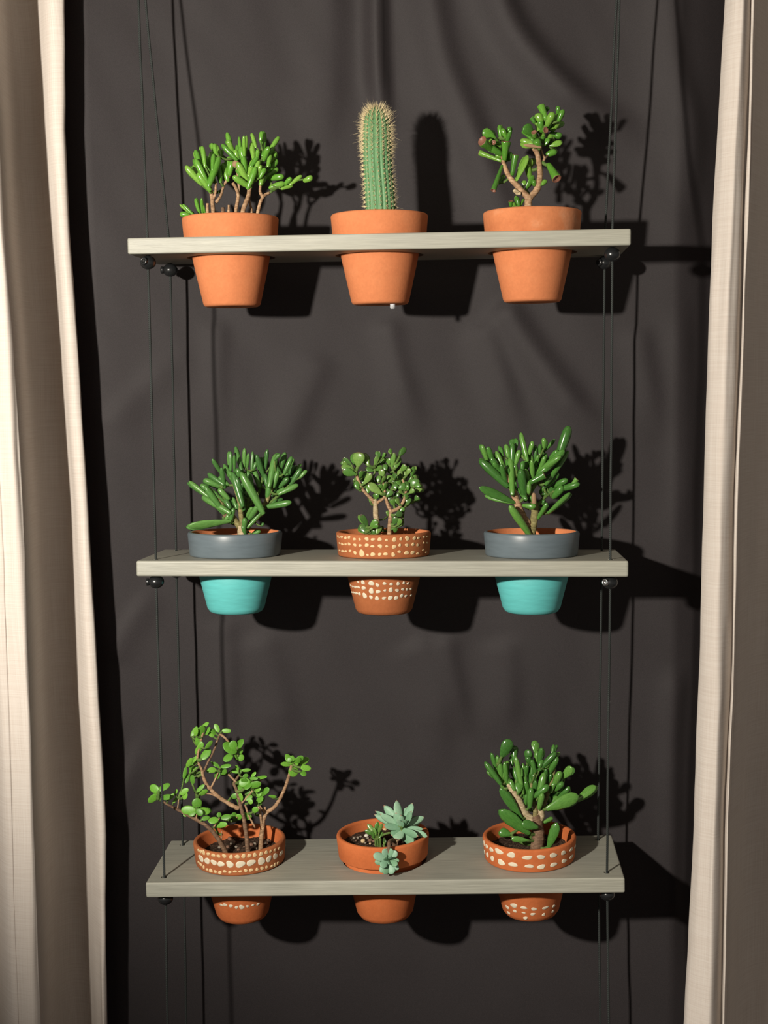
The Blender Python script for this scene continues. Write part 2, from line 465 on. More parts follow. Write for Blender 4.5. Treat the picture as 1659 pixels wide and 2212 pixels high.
# ------------------------------------------------------------------ shelf boards
BW, BD, BT = 0.6, 0.158, 0.0193
SHELVES = [((0.0011, -0.0081, 0.2150), -0.1494, 0.2203, -0.6186),
           ((0.0, 0.0, -0.1774), -0.3115, -1.3735, 0.0548),
           ((-0.0022, 0.0126, -0.5808), 0.9999, 1.5389, 0.5594)]
HOLES = [(-0.188, 0.077), (-0.0018, 0.077), (0.187, 0.077)]
CORDS = [(-0.28, 0.020), (-0.28, 0.140), (0.28, 0.020), (0.28, 0.140)]
def shelf_matrix(i):
    (x, y, z), ro, ti, ya = SHELVES[i]
    return Matrix.Translation((x, y, z)) @ Matrix.Rotation(math.radians(ya), 4, 'Z') @ Matrix.Rotation(-math.radians(ro), 4, 'Y') @ Matrix.Rotation(math.radians(ti), 4, 'X')
def cyl_obj(x, y, r, n=64):
    bm = bmesh.new(); bmesh.ops.create_cone(bm, cap_ends=True, segments=n, radius1=r, radius2=r, depth=0.1)
    bmesh.ops.translate(bm, verts=bm.verts, vec=(x, y, -BT / 2))
    return bm
def board_mesh():
    bm = bmesh.new(); bmesh.ops.create_cube(bm, size=1)
    for v in bm.verts: v.co = Vector((v.co.x * BW, (v.co.y + 0.5) * BD, (v.co.z - 0.5) * BT))
    bmesh.ops.bevel(bm, geom=list(bm.edges), offset=0.0026, segments=3, affect='EDGES', profile=0.6)
    me = bpy.data.meshes.new('board'); bm.to_mesh(me); bm.free()
    o = bpy.data.objects.new('board_blank', me); COL.objects.link(o)
    cut = bmesh.new()
    for (x, y) in HOLES:
        t = cyl_obj(x, y, 0.0548); tm = bpy.data.meshes.new('t'); t.to_mesh(tm); t.free(); cut.from_mesh(tm); bpy.data.meshes.remove(tm)
    for (x, y) in CORDS:
        t = cyl_obj(x, y, 0.0042, 20); tm = bpy.data.meshes.new('t'); t.to_mesh(tm); t.free(); cut.from_mesh(tm); bpy.data.meshes.remove(tm)
    cm = bpy.data.meshes.new('cut'); cut.to_mesh(cm); cut.free()
    co = bpy.data.objects.new('cutter', cm); COL.objects.link(co)
    md = o.modifiers.new('holes', 'BOOLEAN'); md.operation = 'DIFFERENCE'; md.object = co; md.solver = 'EXACT'
    bpy.context.view_layer.update()
    dg = bpy.context.evaluated_depsgraph_get()
    out = bpy.data.meshes.new_from_object(o.evaluated_get(dg))
    bpy.data.objects.remove(o); bpy.data.objects.remove(co)
    return out
BOARD = board_mesh()
SHELF_LABELS = ['grey-stained wooden shelf at the top, holding the cactus and two plain terracotta pots',
                'grey-stained wooden shelf in the middle, holding two slate-and-teal pots',
                'grey-stained wooden shelf at the bottom, its whole top seen from above']
for i in range(3):
    me = BOARD if i == 0 else BOARD.copy()
    o = link('shelf_board', me, None, [WOOD], False)
    o.matrix_world = shelf_matrix(i)
    tag(o, SHELF_LABELS[i], 'shelf', 'hanging wooden shelf boards')

# ------------------------------------------------------------------ cords with stop beads
def ball(r, squash=0.86, nu=24, nv=14):
    prof = [(0.0016 if k in (0, nv) else r * math.sin(math.pi * k / nv), -r * squash * math.cos(math.pi * k / nv)) for k in range(nv + 1)]
    vs, fs, _ = lathe('b', prof, nu)
    return vs, fs
BEAD_R = 0.0098
bead_me = mesh_of('bead', *ball(BEAD_R)); bead_me.materials.append(BEAD)
def screw_mesh():
    prof = [(0, 0.0), (0.0042, 0.0), (0.0046, 0.0008), (0.0046, 0.0032), (0.0040, 0.0040), (0.0024, 0.0040), (0.0022, 0.0022), (0, 0.0022)]
    vs, fs, seg = lathe('screw', prof, 20)
    me = mesh_of('set_screw', vs, fs)
    me.materials.append(BEAD); me.materials.append(DARKHOLE)
    for p, s in zip(me.polygons, seg): p.material_index = 1 if s >= 5 else 0
    return me
screw_me = screw_mesh()
screw_pale = screw_mesh(); screw_pale.materials[0] = METAL; screw_pale.materials[1] = METAL
ring_pts = {-1: Vector((-0.298, 0.08, 0.64)), 1: Vector((0.300, 0.08, 0.64))}
CORD_LABELS = ['black cord at the front left corner of the shelves', 'black cord at the back left corner of the shelves',
               'black cord at the front right corner of the shelves', 'black cord at the back right corner of the shelves']
SCREW_DIR = [[Vector((-0.25, -0.95, 0.1)), Vector((-0.97, -0.2, 0)), None], [Vector((-0.9, -0.35, 0.0)), None, None],
             [None, Vector((-0.62, -0.78, 0.1)), None], [Vector((-0.7, -0.7, 0.0)), None, None]]
for c, (hx, hy) in enumerate(CORDS):
    sgn = -1 if hx < 0 else 1
    root = bpy.data.objects.new('hanging_cord', None); COL.objects.link(root)
    pts = [ring_pts[sgn] + Vector((0, -0.002 if hy < 0.1 else 0.002, 0))]
    ctr = []
    for i in range(3):
        M = shelf_matrix(i)
        pts.append(M @ Vector((hx, hy, 0.0))); pts.append(M @ Vector((hx, hy, -BT - 0.016)))
        ctr.append(M @ Vector((hx, hy, -BT - BEAD_R * 0.86 - 0.0002)))
    end = pts[-1].copy(); end.z = -1.12; end.x += 0.006 * sgn; pts.append(end)
    path = []
    for a, b in zip(pts, pts[1:]):
        n = max(2, int((b - a).length / 0.02))
        for k in range(n):
            p = a.lerp(b, k / n)
            w = 0.0007 * math.sin(math.pi * k / n)
            path.append(p + Vector((noise.noise(p * 14 + Vector((c, 0, 0))) * w, noise.noise(p * 14 + Vector((0, c, 3))) * w, 0)))
    path.append(pts[-1])
    vs, fs = tube_geo(path, [0.00155] * len(path), 8)
    link('cord', mesh_of('cord', vs, fs), root, [CORD])
    kv, kf = ball(0.0042, 1.1, 12, 8)
    k = link('knot', mesh_of('knot', [Vector(v) + end for v in kv], kf), root, [CORD])
    for i in range(3):
        b = link('stop_bead', bead_me, root); b.location = ctr[i]
        d = SCREW_DIR[c][i]
        if d is not None:
            d = d.normalized()
            s = link('set_screw', screw_pale if (c == 2 and i == 1) else screw_me, b)
            if c == 2 and i == 1: s['label'] = 'shiny silver set screw'
            s.matrix_local = Matrix.Translation(d * (BEAD_R - 0.0014)) @ d.to_track_quat('Z', 'Y').to_matrix().to_4x4()
    tag(root, CORD_LABELS[c], 'cord', 'black cords carrying the shelves')
for sgn, lab in ((-1, 'black cord loop and metal ring hung from the ceiling above the left cords'), (1, 'black cord loop and metal ring hung from the ceiling above the right cords')):
    root = bpy.data.objects.new('ceiling_hanger', None); COL.objects.link(root)
    P = ring_pts[sgn]; root.location = P
    n = 28
    ring = [Vector((0.009 * math.cos(2 * math.pi * k / n), 0, 0.009 + 0.009 * math.sin(2 * math.pi * k / n))) for k in range(n + 1)]
    vs, fs = tube_geo(ring, [0.0016] * len(ring), 8, False)
    link('ring', mesh_of('ring', vs, fs), root, [METAL])
    vs, fs = tube_geo([Vector((0, 0, 0.018)), Vector((0, 0, 0.15)), Vector((0, 0, ZC - P.z))], [0.0016] * 3, 8)
    link('cord', mesh_of('cord', vs, fs), root, [CORD])
    tag(root, lab, 'hanger')

# ------------------------------------------------------------------ leaves (unit length along +Z)
def leaf_mesh(name, prof, n=10, flat=False, bend=(0, 0), mats=(), cup_from=None, cup=0.0):
    vs, fs, seg = [], [], []
    rings = []
    for t, r in prof:
        ox, oy = bend[0] * t * t, bend[1] * t * t
        if r < 1e-5: rings.append([len(vs)]); vs.append((ox, oy, t))
        else:
            rings.append(list(range(len(vs), len(vs) + n)))
            for k in range(n):
                a = 2 * math.pi * k / n
                x = r * math.cos(a); y = (0.5 if flat else r) * math.sin(a) * (min(1.0, r * 2.0) ** 0.6 if flat else 1)
                vs.append((x + ox, y + oy + cup * (x * x * 4) , t))
    for i in range(len(rings) - 1):
        a, b = rings[i], rings[i + 1]
        for k in range(n):
            k2 = (k + 1) % n
            if len(b) == 1: fs.append((a[k], a[k2], b[0]))
            elif len(a) == 1: fs.append((a[0], b[k2], b[k]))
            else: fs.append((a[k], a[k2], b[k2], b[k]))
            seg.append(i)
    if len(rings[0]) > 1: fs.append(tuple(reversed(rings[0]))); seg.append(0)
    me = mesh_of(name, vs, fs)
    for mt in mats: me.materials.append(mt)
    if cup_from is not None:
        for p, s in zip(me.polygons, seg): p.material_index = 1 if s >= cup_from else 0
    me.polygons.foreach_set('use_smooth', [True] * len(me.polygons))
    return me
PROFS = {
    'F': ([(0, .26), (.12, .36), (.35, .44), (.62, .5), (.8, .47), (.91, .36), (.97, .2), (1, 0)], False),
    'G': ([(0, .27), (.2, .32), (.5, .38), (.78, .45), (.93, .5), (.985, .5), (1, .46), (.975, .38), (.92, .22), (.9, 0)], False),
    'J': ([(0, .13), (.1, .2), (.3, .38), (.55, .5), (.75, .48), (.9, .34), (.97, .18), (1, 0)], True),
    'R': ([(0, .1), (.07, .26), (.22, .43), (.48, .5), (.74, .45), (.91, .28), (.975, .14), (1, 0)], True),
    'E': ([(0, .26), (.2, .38), (.5, .5), (.7, .47), (.84, .32), (.93, .13), (1, 0)], True),
    'S': ([(0, .16), (.12, .24), (.35, .4), (.62, .5), (.82, .44), (.93, .27), (1, 0)], True),
}
BENDS = {'F': [(-.14, .05), (0, .1), (.13, -.05), (.05, 0)], 'G': [(-.1, 0), (.1, .05)], 'J': [(0, .18), (0, .1), (.08, .22)],
         'R': [(0, .08), (0, .16), (0, 0)], 'E': [(0, .35)], 'S': [(0, .2), (.06, .12), (-.08, .1)]}
_leaf_cache = {}
def leaf_variants(kind, mt):
    key = (kind, mt.name)
    if key not in _leaf_cache:
        prof, flat = PROFS[kind]
        _leaf_cache[key] = [leaf_mesh('leaf_' + kind, prof, 12 if kind in 'RES' else 10, flat, b, (mt, CUP) if kind == 'G' else (mt,),
                            5 if kind == 'G' else None, 0.55 if kind == 'E' else 0.0) for b in BENDS[kind]]
    return _leaf_cache[key]
THICK = {'F': 1.0, 'G': 0.95, 'J': 0.34, 'R': 0.2, 'E': 0.2, 'S': 0.4}

# ------------------------------------------------------------------ pots
def pot_prof(hb, R=0.0602, rim=0.0302, rb=0.0352, r_step=0.0528, rnd=0.003):
    """outer profile pieces in pot coordinates: z=0 is the underside of the rim"""
    body = [(0.006, -hb), (rb - rnd, -hb), (rb - rnd * 0.35, -hb + rnd * 0.3), (rb + rnd * 0.2, -hb + rnd * 1.1), (rb + (r_step - rb) * 0.5, -hb * 0.5), (r_step, 0.0012),
            (r_step - 0.0045, 0.0012), (rb + (r_step - rb) * 0.5 - 0.005, -hb * 0.5), (rb - 0.005, -hb + 0.006), (0.006, -hb + 0.006), (0.006, -hb)]
    ri = R - 0.0062
    rimp = [(r_step - 0.0045, 0.0), (r_step, 0.0), (R - 0.0042, 0.0), (R - 0.0030, 0.0006), (R - 0.0022, 0.002), (R - 0.0008, rim * 0.6), (R, rim - 0.0028), (R - 0.0006, rim - 0.0010), (R - 0.0020, rim), (ri + 0.0016, rim),
            (ri + 0.0004, rim - 0.0010), (ri, rim - 0.003), (r_step - 0.0045, 0.0)]
    return body, rimp
def ray_profile(o, d, prof):
    """nearest hit of a ray with the lathed outer profile (pot coordinates)"""
    best = None
    steps = 700
    t0, t1 = 1.55, 2.05
    def rad(z):
        for (ra, za), (rb_, zb) in zip(prof, prof[1:]):
            if min(za, zb) <= z <= max(za, zb) and abs(zb - za) > 1e-9:
                return ra + (rb_ - ra) * (z - za) / (zb - za)
        return -1
    for k in range(steps):
        t = t0 + (t1 - t0) * k / steps
        p = o + d * t
        r = rad(p.z)
        if r > 0 and math.hypot(p.x, p.y) <= r: return p
    return None
def prof_r(prof, z):
    z = max(min(z, max(p[1] for p in prof)), min(p[1] for p in prof))
    for (ra, za), (rb_, zb) in zip(prof, prof[1:]):
        if min(za, zb) <= z <= max(za, zb) and abs(zb - za) > 1e-9:
            return ra + (rb_ - ra) * (z - za) / (zb - za)
    return prof[-1][0]
def dot_mesh(prof, q, W, H, mt, seed):
    """a thin painted dab that follows the curved wall of the pot around point q"""
    n = 14; a0 = math.atan2(q.y, q.x); R = math.hypot(q.x, q.y)
    vs, fs = [], []
    def put(u, v, h):
        z = max(q.z + v * H, 0.0012) if q.z > 0 else q.z + v * H
        r = prof_r(prof, z) + h; a = a0 + u * W / R
        vs.append((r * math.cos(a), r * math.sin(a), z))
    put(0, 0, 0.00055)
    for r, h in ((0.35, 0.00052), (0.44, 0.0004), (0.5, -0.0003)):
        for k in range(n):
            a = 2 * math.pi * k / n
            w = r * (1 + 0.12 * math.sin(2 * a + seed) + 0.09 * math.sin(3 * a + 2 * seed))
            put(w * math.cos(a), w * math.sin(a), h)
    for k in range(n):
        k2 = (k + 1) % n
        fs.append((0, 1 + k, 1 + k2))
        for j in (0, 1): fs.append((1 + j * n + k, 1 + (j + 1) * n + k, 1 + (j + 1) * n + k2, 1 + j * n + k2))
    me = mesh_of('paint_dot', vs, fs); me.materials.append(mt)
    me.polygons.foreach_set('use_smooth', [True] * len(me.polygons))
    return me

def make_pot(name, label, group, shelf, lx, hb, mats, raise_=0.0, soil_depth=0.016, rb=0.0352, r_step=0.0528, rnd=0.003):
    """mats: (rim outer, body outer, inside)"""
    root = bpy.data.objects.new(name, None); COL.objects.link(root)
    M = shelf_matrix(shelf) @ Matrix.Translation((lx, 0.077, raise_ + 0.0002))
    root.matrix_world = M
    body, rimp = pot_prof(hb, rb=rb, r_step=r_step, rnd=rnd)
    vs, fs, seg = lathe('pot_body', body, 72)
    me = mesh_of('pot_body', vs, fs); me.materials.append(mats[1]); me.materials.append(mats[2])
    for p, s in zip(me.polygons, seg): p.material_index = 0 if s <= 4 else 1
    bo = link('pot_body', me, root)
    vs, fs, seg = lathe('pot_rim', rimp, 72)
    me = mesh_of('pot_rim', vs, fs); me.materials.append(mats[0]); me.materials.append(mats[2])
    for p, s in zip(me.polygons, seg): p.material_index = 0 if s <= 8 else 1
    ro = link('pot_rim', me, root)
    # soil
    rs = random.Random(int((lx + shelf) * 1000))
    zs = 0.0302 - soil_depth
    nr, na = 10, 44
    R0 = (0.0602 - 0.0062 if zs > 0.001 else 0.0478) - 0.0003
    vs = [(0, 0, zs + 0.003)]; fs = []
    for i in range(1, nr + 1):
        r = R0 * i / nr
        for k in range(na):
            a = 2 * math.pi * k / na
            z = zs + 0.004 * noise.noise(Vector((r * math.cos(a) * 90, r * math.sin(a) * 90, lx * 50 + shelf))) * (1 if i < nr else 0.3)
            vs.append((r * math.cos(a), r * math.sin(a), z + 0.0015))
    for k in range(na): fs.append((0, 1 + k, 1 + (k + 1) % na))
    for i in range(nr - 1):
        for k in range(na):
            a = 1 + i * na; b = a + na
            fs.append((a + k, b + k, b + (k + 1) % na, a + (k + 1) % na))
    so = link('soil', mesh_of('soil', vs, fs), root, [SOIL]); so['kind'] = 'stuff'
    tag(root, label, 'potted plant', group)
    return dict(root=root, M=M, body=bo, rim=ro, bodyp=body, rimp=rimp, Y=M.translation.y, soil_z=zs, raised=raise_)

def add_dots(pot, where, ox, oy, s, dots, mt, mirror=True):
    prof = pot['bodyp'][3:6] if where == 'body' else pot['rimp'][4:7]
    Mi = pot['M'].inverted()
    o = Mi @ CAM
    par = pot[where]
    rr = random.Random(len(dots))
    for i, dt in enumerate(dots):
        x, y, w = dt[:3]; h = dt[3] if len(dt) > 3 else w
        px, py = ox + x / s, oy + y / s
        d = (Mi.to_3x3() @ (at(px, py, 0.0) - CAM)).normalized()
        p = ray_profile(o, d, prof)
        if p is None: continue
        W, H = w / s / 1690 * 1.05, h / s / 1690 * 1.05
        toc = (o - p).normalized(); f = max(0.35, abs(Vector((p.x, p.y, 0)).normalized().dot(toc)))
        for flip in ((False, True) if mirror else (False,)):
            q = Vector((p.x, -p.y, p.z)) if flip else p
            link('paint_dot', dot_mesh(prof, q, W / f, H, mt, rr.uniform(0, 6)), par, (), False)

# ------------------------------------------------------------------ plants from measured leaves
def build_plant(pot, ox, oy, s, stems, leaves, leaf_mat, stem_mat, seed, default='F', twig_mat=TWIG, fill=0.3, spread=0.020, stem_n=12, depth_bias=0.0, wide=1.0, root_in=0.16):
    """stems: (points [(x,y,depth_cm)], width0, width1[, mat]); leaves: (bx,by,tx,ty,width[,kind[,depth_cm[,tipdepth_cm]]]); zoom coordinates, s px per frame px"""
    rr = random.Random(seed)
    root = pot['root']; Mi = pot['M'].inverted(); Y0 = pot['Y']
    ppm = 1709.0 * 1.799 / (Y0 - CAM.y) * s
    R3 = Mi.to_3x3()
    def W(x, y, dc): return at(ox + x / s, oy + y / s, Y0 + dc / 100.0)
    nodes = []
    for st in stems:
        pts, w0, w1 = st[:3]; mt = st[3] if len(st) > 3 else stem_mat
        P = [Mi @ W(x, y, d) for x, y, d in pts]
        if len(st) > 4 and st[4] == 'soil':
            f = P[0]; P = [Vector((f.x * 0.92, f.y * 0.92, pot['soil_z'] - 0.006))] + P
        path = smooth_path(P, 5)
        n = len(path)
        rad = [(w0 + (w1 - w0) * (i / (n - 1))) / ppm / 2 for i in range(n)]
        vs, fs = tube_geo(path, rad, stem_n, True, knob=0.22)
        link('stem', mesh_of('stem', vs, fs), root, [mt])
        for i, p in enumerate(path): nodes.append((pot['M'] @ p, rad[i]))
    tv, tf = [], []
    allv = list(leaves)
    extra = []
    for lf in leaves:
        if rr.random() < fill:
            a = list(lf) + [None] * (8 - len(lf))
            j = 26 * s / 4.1
            dx, dy = rr.uniform(-j, j), rr.uniform(-j * 0.3, j * 0.7)
            a[0] += dx * .4; a[1] += dy * .4; a[2] += dx; a[3] += dy; a[4] *= 0.92
            a[6] = rr.uniform(0.9, 2.3); a[7] = a[6] + rr.uniform(0, 1.0)
            extra.append(a)
    for lf in allv + extra:
        lf = list(lf) + [None] * (8 - len(lf))
        bx, by, tx, ty, w, kind, dc, td = lf
        kind = kind or default
        mt = leaf_mat
        if kind == 'D': kind = 'F'; mt = DRY
        # nearest stem node in the picture plane gives the base depth
        base0 = W(bx, by, 0.0)
        best = min(nodes, key=lambda nn: (nn[0].x - base0.x) ** 2 + (nn[0].z - base0.z) ** 2) if nodes else (base0, 0)
        dist = math.hypot(best[0].x - base0.x, best[0].z - base0.z)
        L2 = math.hypot(tx - bx, ty - by) / ppm
        if dc is None:
            dcv = (best[0].y - Y0) * 100 + rr.uniform(-1, 1) * min(spread * 100, 0.25 + dist * 70) + depth_bias
        else: dcv = dc
        b = W(bx, by, dcv)
        tdv = td if td is not None else dcv + rr.uniform(-0.55, 0.45) * L2 * 100
        t = W(tx, ty, tdv)
        if kind == 'F': b = b - (t - b) * root_in
        # nothing dips into the shelf board outside the pot
        for q in (b, t):
            ql = Mi @ q
            low = 0.004 + w / ppm * 0.3 - pot['raised'] * 1.3
            if ql.z < low and math.hypot(ql.x, ql.y) > 0.055:
                ql.z = low; q[:] = pot['M'] @ ql
        z = R3 @ (t - b); L = z.length; zh = z.normalized()
        toc = (R3 @ (CAM - b)).normalized()
        tl = 0.55 if kind in 'JRES' else 0.3
        hint = (toc + Vector((rr.uniform(-tl, tl), rr.uniform(-tl, tl), rr.uniform(-tl, tl) + (0.25 if kind in 'R' else 0)))).normalized()
        y = -(hint - zh * hint.dot(zh))
        if y.length < 0.15: y = Vector((0, 0, 1)) - zh * zh.z
        y.normalize(); x = y.cross(zh)
        width = w / ppm * wide
        var = leaf_variants(kind, mt)
        o = link('leaf', var[rr.randrange(len(var))], root, (), False)
        B = Mi @ b
        M = Matrix((x, y, zh)).transposed().to_4x4()
        o.matrix_local = Matrix.Translation(B) @ M @ Matrix.Diagonal((width, width * THICK[kind], L, 1))
        # stalk to the stem
        near = min(nodes, key=lambda nn: (nn[0] - b).length_squared) if nodes else None
        if near and (near[0] - b).length > near[1] + 0.0015:
            a0 = Mi @ near[0]; mid = (a0 + B) / 2 - Vector((0, 0, (a0 - B).length * 0.12))
            pth = smooth_path([a0, mid, B + zh * L * 0.06], 3)
            r0 = min(0.0024, max(0.0009, width * 0.22))
            tube_geo(pth, [r0 * 1.15 - (r0 * 0.3) * i / (len(pth) - 1) for i in range(len(pth))], 6, True, tv, tf)
    if tv:
        o = link('branchlets', mesh_of('branchlets', tv, tf), root, [twig_mat]); o['kind'] = 'stuff'


# ================================================================== top shelf
GRP = 'potted plants on the hanging shelves'
T3 = (TERRA, TERRA, TERRA)
p1 = make_pot('potted_succulent', 'plain terracotta pot on the top shelf left with a low bright green finger-leaved succulent', GRP, 0, -0.188, 0.080, T3, soil_depth=0.009)
build_plant(p1, 370, 250, 4.1475,
    [([(375, 862, 0.2), (365, 740, 0), (350, 650, -.2)], 44, 34, BARK_TAN, 'soil'),
     ([(400, 780, 0.3), (440, 720, .6), (470, 630, 1.0), (520, 540, 1.2)], 28, 22), ([(375, 750, 0), (395, 690, -.3), (400, 600, -.2)], 26, 20),
     ([(578, 862, 0.8), (600, 720, .8), (575, 640, .6), (550, 600, .5)], 36, 28, BARK_TAN, 'soil'), ([(600, 720, .8), (605, 620, 1), (590, 480, 1), (570, 380, .8)], 26, 20),
     ([(640, 862, -.6), (690, 720, -.8), (702, 630, -.9)], 46, 36, BARK_TAN, 'soil'), ([(700, 640, -.9), (690, 520, -.4), (670, 400, 0)], 30, 20, TWIG), ([(702, 640, -.9), (760, 540, -.2), (800, 420, .2), (830, 330, .4)], 28, 18, TWIG),
     ([(720, 862, .8), (700, 770, .5), (695, 700, .2)], 24, 18, BARK_TAN, 'soil'),
     ([(778, 850, 0), (820, 730, .2), (880, 690, .8)], 32, 26, BARK_TAN, 'soil'), ([(820, 730, .2), (795, 680, 0), (800, 610, -.2)], 30, 22), ([(880, 690, .8), (960, 640, 1.6), (1060, 590, 2.0), (1190, 570, 2.2)], 24, 16, TWIG),
     ([(325, 865, -.4), (325, 785, -.4)], 34, 26, BARK_TAN, 'soil'), ([(515, 865, -.4), (515, 800, -.4)], 26, 20, BARK_TAN, 'soil'), ([(465, 865, .5), (460, 820, .4)], 40, 34, BARK_BROWN, 'soil'),
     ([(200, 880, -1.8), (180, 860, -2.2)], 20, 14, TWIG, 'soil')],
    [(250,588,122,450,62,'F',-.8),(325,640,190,440,55),(310,580,210,385,60),(305,520,255,300,52),(300,430,282,268,44),(335,480,310,360,52),(350,420,357,322,42),(425,335,352,245,66),(350,590,425,362,68,'F',-1),(442,360,436,300,42),(440,570,430,430,50),(330,645,228,515,62,'F',-.9),(260,450,220,300,50),(400,340,380,250,45),(370,470,375,340,45),
     (540,330,505,143,50),(545,300,500,220,52),(565,375,447,255,48),(600,370,590,258,46),(620,330,607,185,34),(655,335,648,176,36),(655,415,618,275,62),(735,365,718,238,52),(752,262,718,152,40),(820,325,838,140,55),(800,215,818,140,44),(770,370,775,300,40),(830,385,870,272,56),(880,345,920,280,42),(868,440,890,342,44),(720,445,775,355,48),(685,595,590,415,64),(685,630,548,543,62,'F',-1),(697,625,768,458,58,'F',-1.1),(800,545,838,465,46),(800,612,822,540,46),(645,560,600,470,55),(700,520,740,395,50),(660,480,640,360,55),(590,380,570,300,50),(735,540,790,400,46),(570,450,590,405,66,'D'),(760,560,800,440,44),
     (890,300,965,185,46,'F',1.5),(1020,612,1075,552,46,'F',2),(1080,605,1168,530,42,'F',2),(1200,580,1268,555,56,'F',2.1),(890,560,1010,540,60,'F',1.8),(900,640,1020,600,60,'F',1.8),(880,480,960,400,55,'F',1.6),(860,540,960,470,55,'F',1.8),(1000,650,1080,620,40,'F',2.2),(900,400,945,320,46,'F',1.5),(500,560,470,420,60,'F',1.2),(520,520,545,400,60,'F',1.3),(480,480,520,360,55,'F',1.4),
     (190,880,98,795,30,'F',-2.4),(150,890,75,872,52,'F',-2.6),(250,868,213,738,36,'F',-.5),(280,865,268,735,30,'F',-.2),(300,865,282,790,26,'F',-.2)],
    L_BRIGHT, BARK_TAN, 11, fill=0.6, root_in=0.22)

p2 = make_pot('potted_cactus', 'plain terracotta pot on the top shelf with a tall columnar cactus', GRP, 0, -0.0015, 0.080, T3, soil_depth=0.009)
def build_cactus(pot):
    root = pot['root']; Mi = pot['M'].inverted(); Y0 = pot['Y']
    O = (690, 200); s = 4.4226
    axis_px = [(582, 1150, 137), (583, 1080, 140), (572, 900, 138), (558, 720, 134), (552, 560, 132), (550, 400, 130), (546, 280, 118), (543, 210, 96), (542, 165, 62), (541, 140, 26)]
    pts = [(Mi @ at(O[0] + x / s, O[1] + y / s, Y0), r / s / 1712) for x, y, r in axis_px]
    pts[0] = (Vector((pts[1][0].x, pts[1][0].y, pot['soil_z'] - 0.002)), pts[1][1])
    ax = smooth_path([p for p, r in pts], 7); rr_ = []
    rads = smooth_path([Vector((r, 0, 0)) for p, r in pts], 7); rads = [v.x for v in rads]
    NR, PER = 17, 8
    n = NR * PER
    vs, fs = [], []
    for p, r in zip(ax, rads):
        for k in range(n):
            a = 2 * math.pi * k / n
            rb = r * (0.91 + 0.09 * (abs(math.cos(a * NR / 2)) ** 0.8))
            vs.append((p.x + rb * math.cos(a), p.y + rb * math.sin(a), p.z))
    for i in range(len(ax) - 1):
        for k in range(n):
            fs.append((i * n + k, i * n + (k + 1) % n, (i + 1) * n + (k + 1) % n, (i + 1) * n + k))
    vs.append(tuple(ax[-1] + Vector((0, 0, 0.002)))); top = len(vs) - 1
    for k in range(n): fs.append(((len(ax) - 1) * n + k, (len(ax) - 1) * n + (k + 1) % n, top))
    link('cactus_stem', mesh_of('cactus_stem', vs, fs), root, [CACTUS])
    rr = random.Random(5)
    L = [0]
    for a, b in zip(ax, ax[1:]): L.append(L[-1] + (b - a).length)
    def along(d):
        for i in range(len(L) - 1):
            if d <= L[i + 1]:
                t = (d - L[i]) / (L[i + 1] - L[i] + 1e-9); return ax[i].lerp(ax[i + 1], t), rads[i] + (rads[i + 1] - rads[i]) * t
        return ax[-1], rads[-1]
    sv, sf, av, af = [], [], [], []
    tot = L[-1]
    for rib in range(NR):
        a = 2 * math.pi * rib / NR
        d = 0.008 + rr.uniform(0, 0.002)
        while d < tot:
            f = d / tot
            p, r = along(d)
            p2, r2 = along(min(tot, d + 0.002))
            slope = math.atan2(r - r2, 0.002)
            out = Vector((math.cos(a), math.sin(a), 0)); nrm = (out * math.cos(slope) + Vector((0, 0, math.sin(slope)))).normalized()
            c = p + out * r
            tan = Vector((-out.y, out.x, 0)); up = nrm.cross(tan) * -1
            # woolly areole
            base = len(av)
            for q in ((1, 0), (0, 1), (-1, 0), (0, -1)): av.append(c + tan * q[0] * 0.00055 + up * q[1] * 0.0006 + nrm * 0.0001)
            av.append(c + nrm * 0.0008)
            for q in range(4): af.append((base + q, base + (q + 1) % 4, base + 4))
            ns = 6 if f < 0.6 else 9
            ln = 0.0055 if f < 0.55 else 0.0068 + 0.007 * (f - 0.55)
            for q in range(ns):
                th = 2 * math.pi * q / ns + rr.uniform(-.4, .4)
                sp = rr.uniform(0.3, 1.1) if q else 0.1
                dv = (nrm + (tan * math.cos(th) + up * math.sin(th)) * sp).normalized()
                if f > 0.85: dv = (dv + Vector((0, 0, 0.7))).normalized()
                l = ln * rr.uniform(0.6, 1.25) * (1.7 if rr.random() < 0.04 else 1)
                w = 0.00022
                x = dv.cross(Vector((0.3, 0.2, 0.9))).normalized(); y = dv.cross(x)
                b0 = len(sv)
                for e in range(3): sv.append(c + (x * math.cos(e * 2.094) + y * math.sin(e * 2.094)) * w)
                sv.append(c + dv * l)
                for e in range(3): sf.append((b0 + e, b0 + (e + 1) % 3, b0 + 3))
            d += (0.0056 if f < 0.6 else 0.0046) * rr.uniform(0.9, 1.1)
    o = link('areoles', mesh_of('areoles', av, af), root, [AREOLE]); o['kind'] = 'stuff'
    o = link('spines', mesh_of('spines', sv, sf), root, [SPINE], False); o['kind'] = 'stuff'
CACTUS, cnt, cb = new_mat('cactus_skin', (0.08, 0.22, 0.08), 0.5, 0.35)
cnt.links.new(ramp(cnt, noise_tex(cnt, coord(cnt), 60, 4), [(0.3, (0.085, 0.205, 0.085)), (0.7, (0.120, 0.270, 0.120))]), cb.inputs['Base Color'])
AREOLE = new_mat('areole_wool', (0.42, 0.27, 0.11), 0.9, 0.2)[0]
SPINE = new_mat('golden_spine', (0.72, 0.60, 0.36), 0.5, 0.4)[0]
build_cactus(p2)
tab = bmesh.new(); bmesh.ops.create_cube(tab, size=1)
for v in tab.verts: v.co = Vector((v.co.x * 0.006, v.co.y * 0.002, v.co.z * 0.009))
bmesh.ops.bevel(tab, geom=list(tab.edges), offset=0.0006, segments=2, affect='EDGES')
tm = bpy.data.meshes.new('plastic_tab'); tab.to_mesh(tm); tab.free()
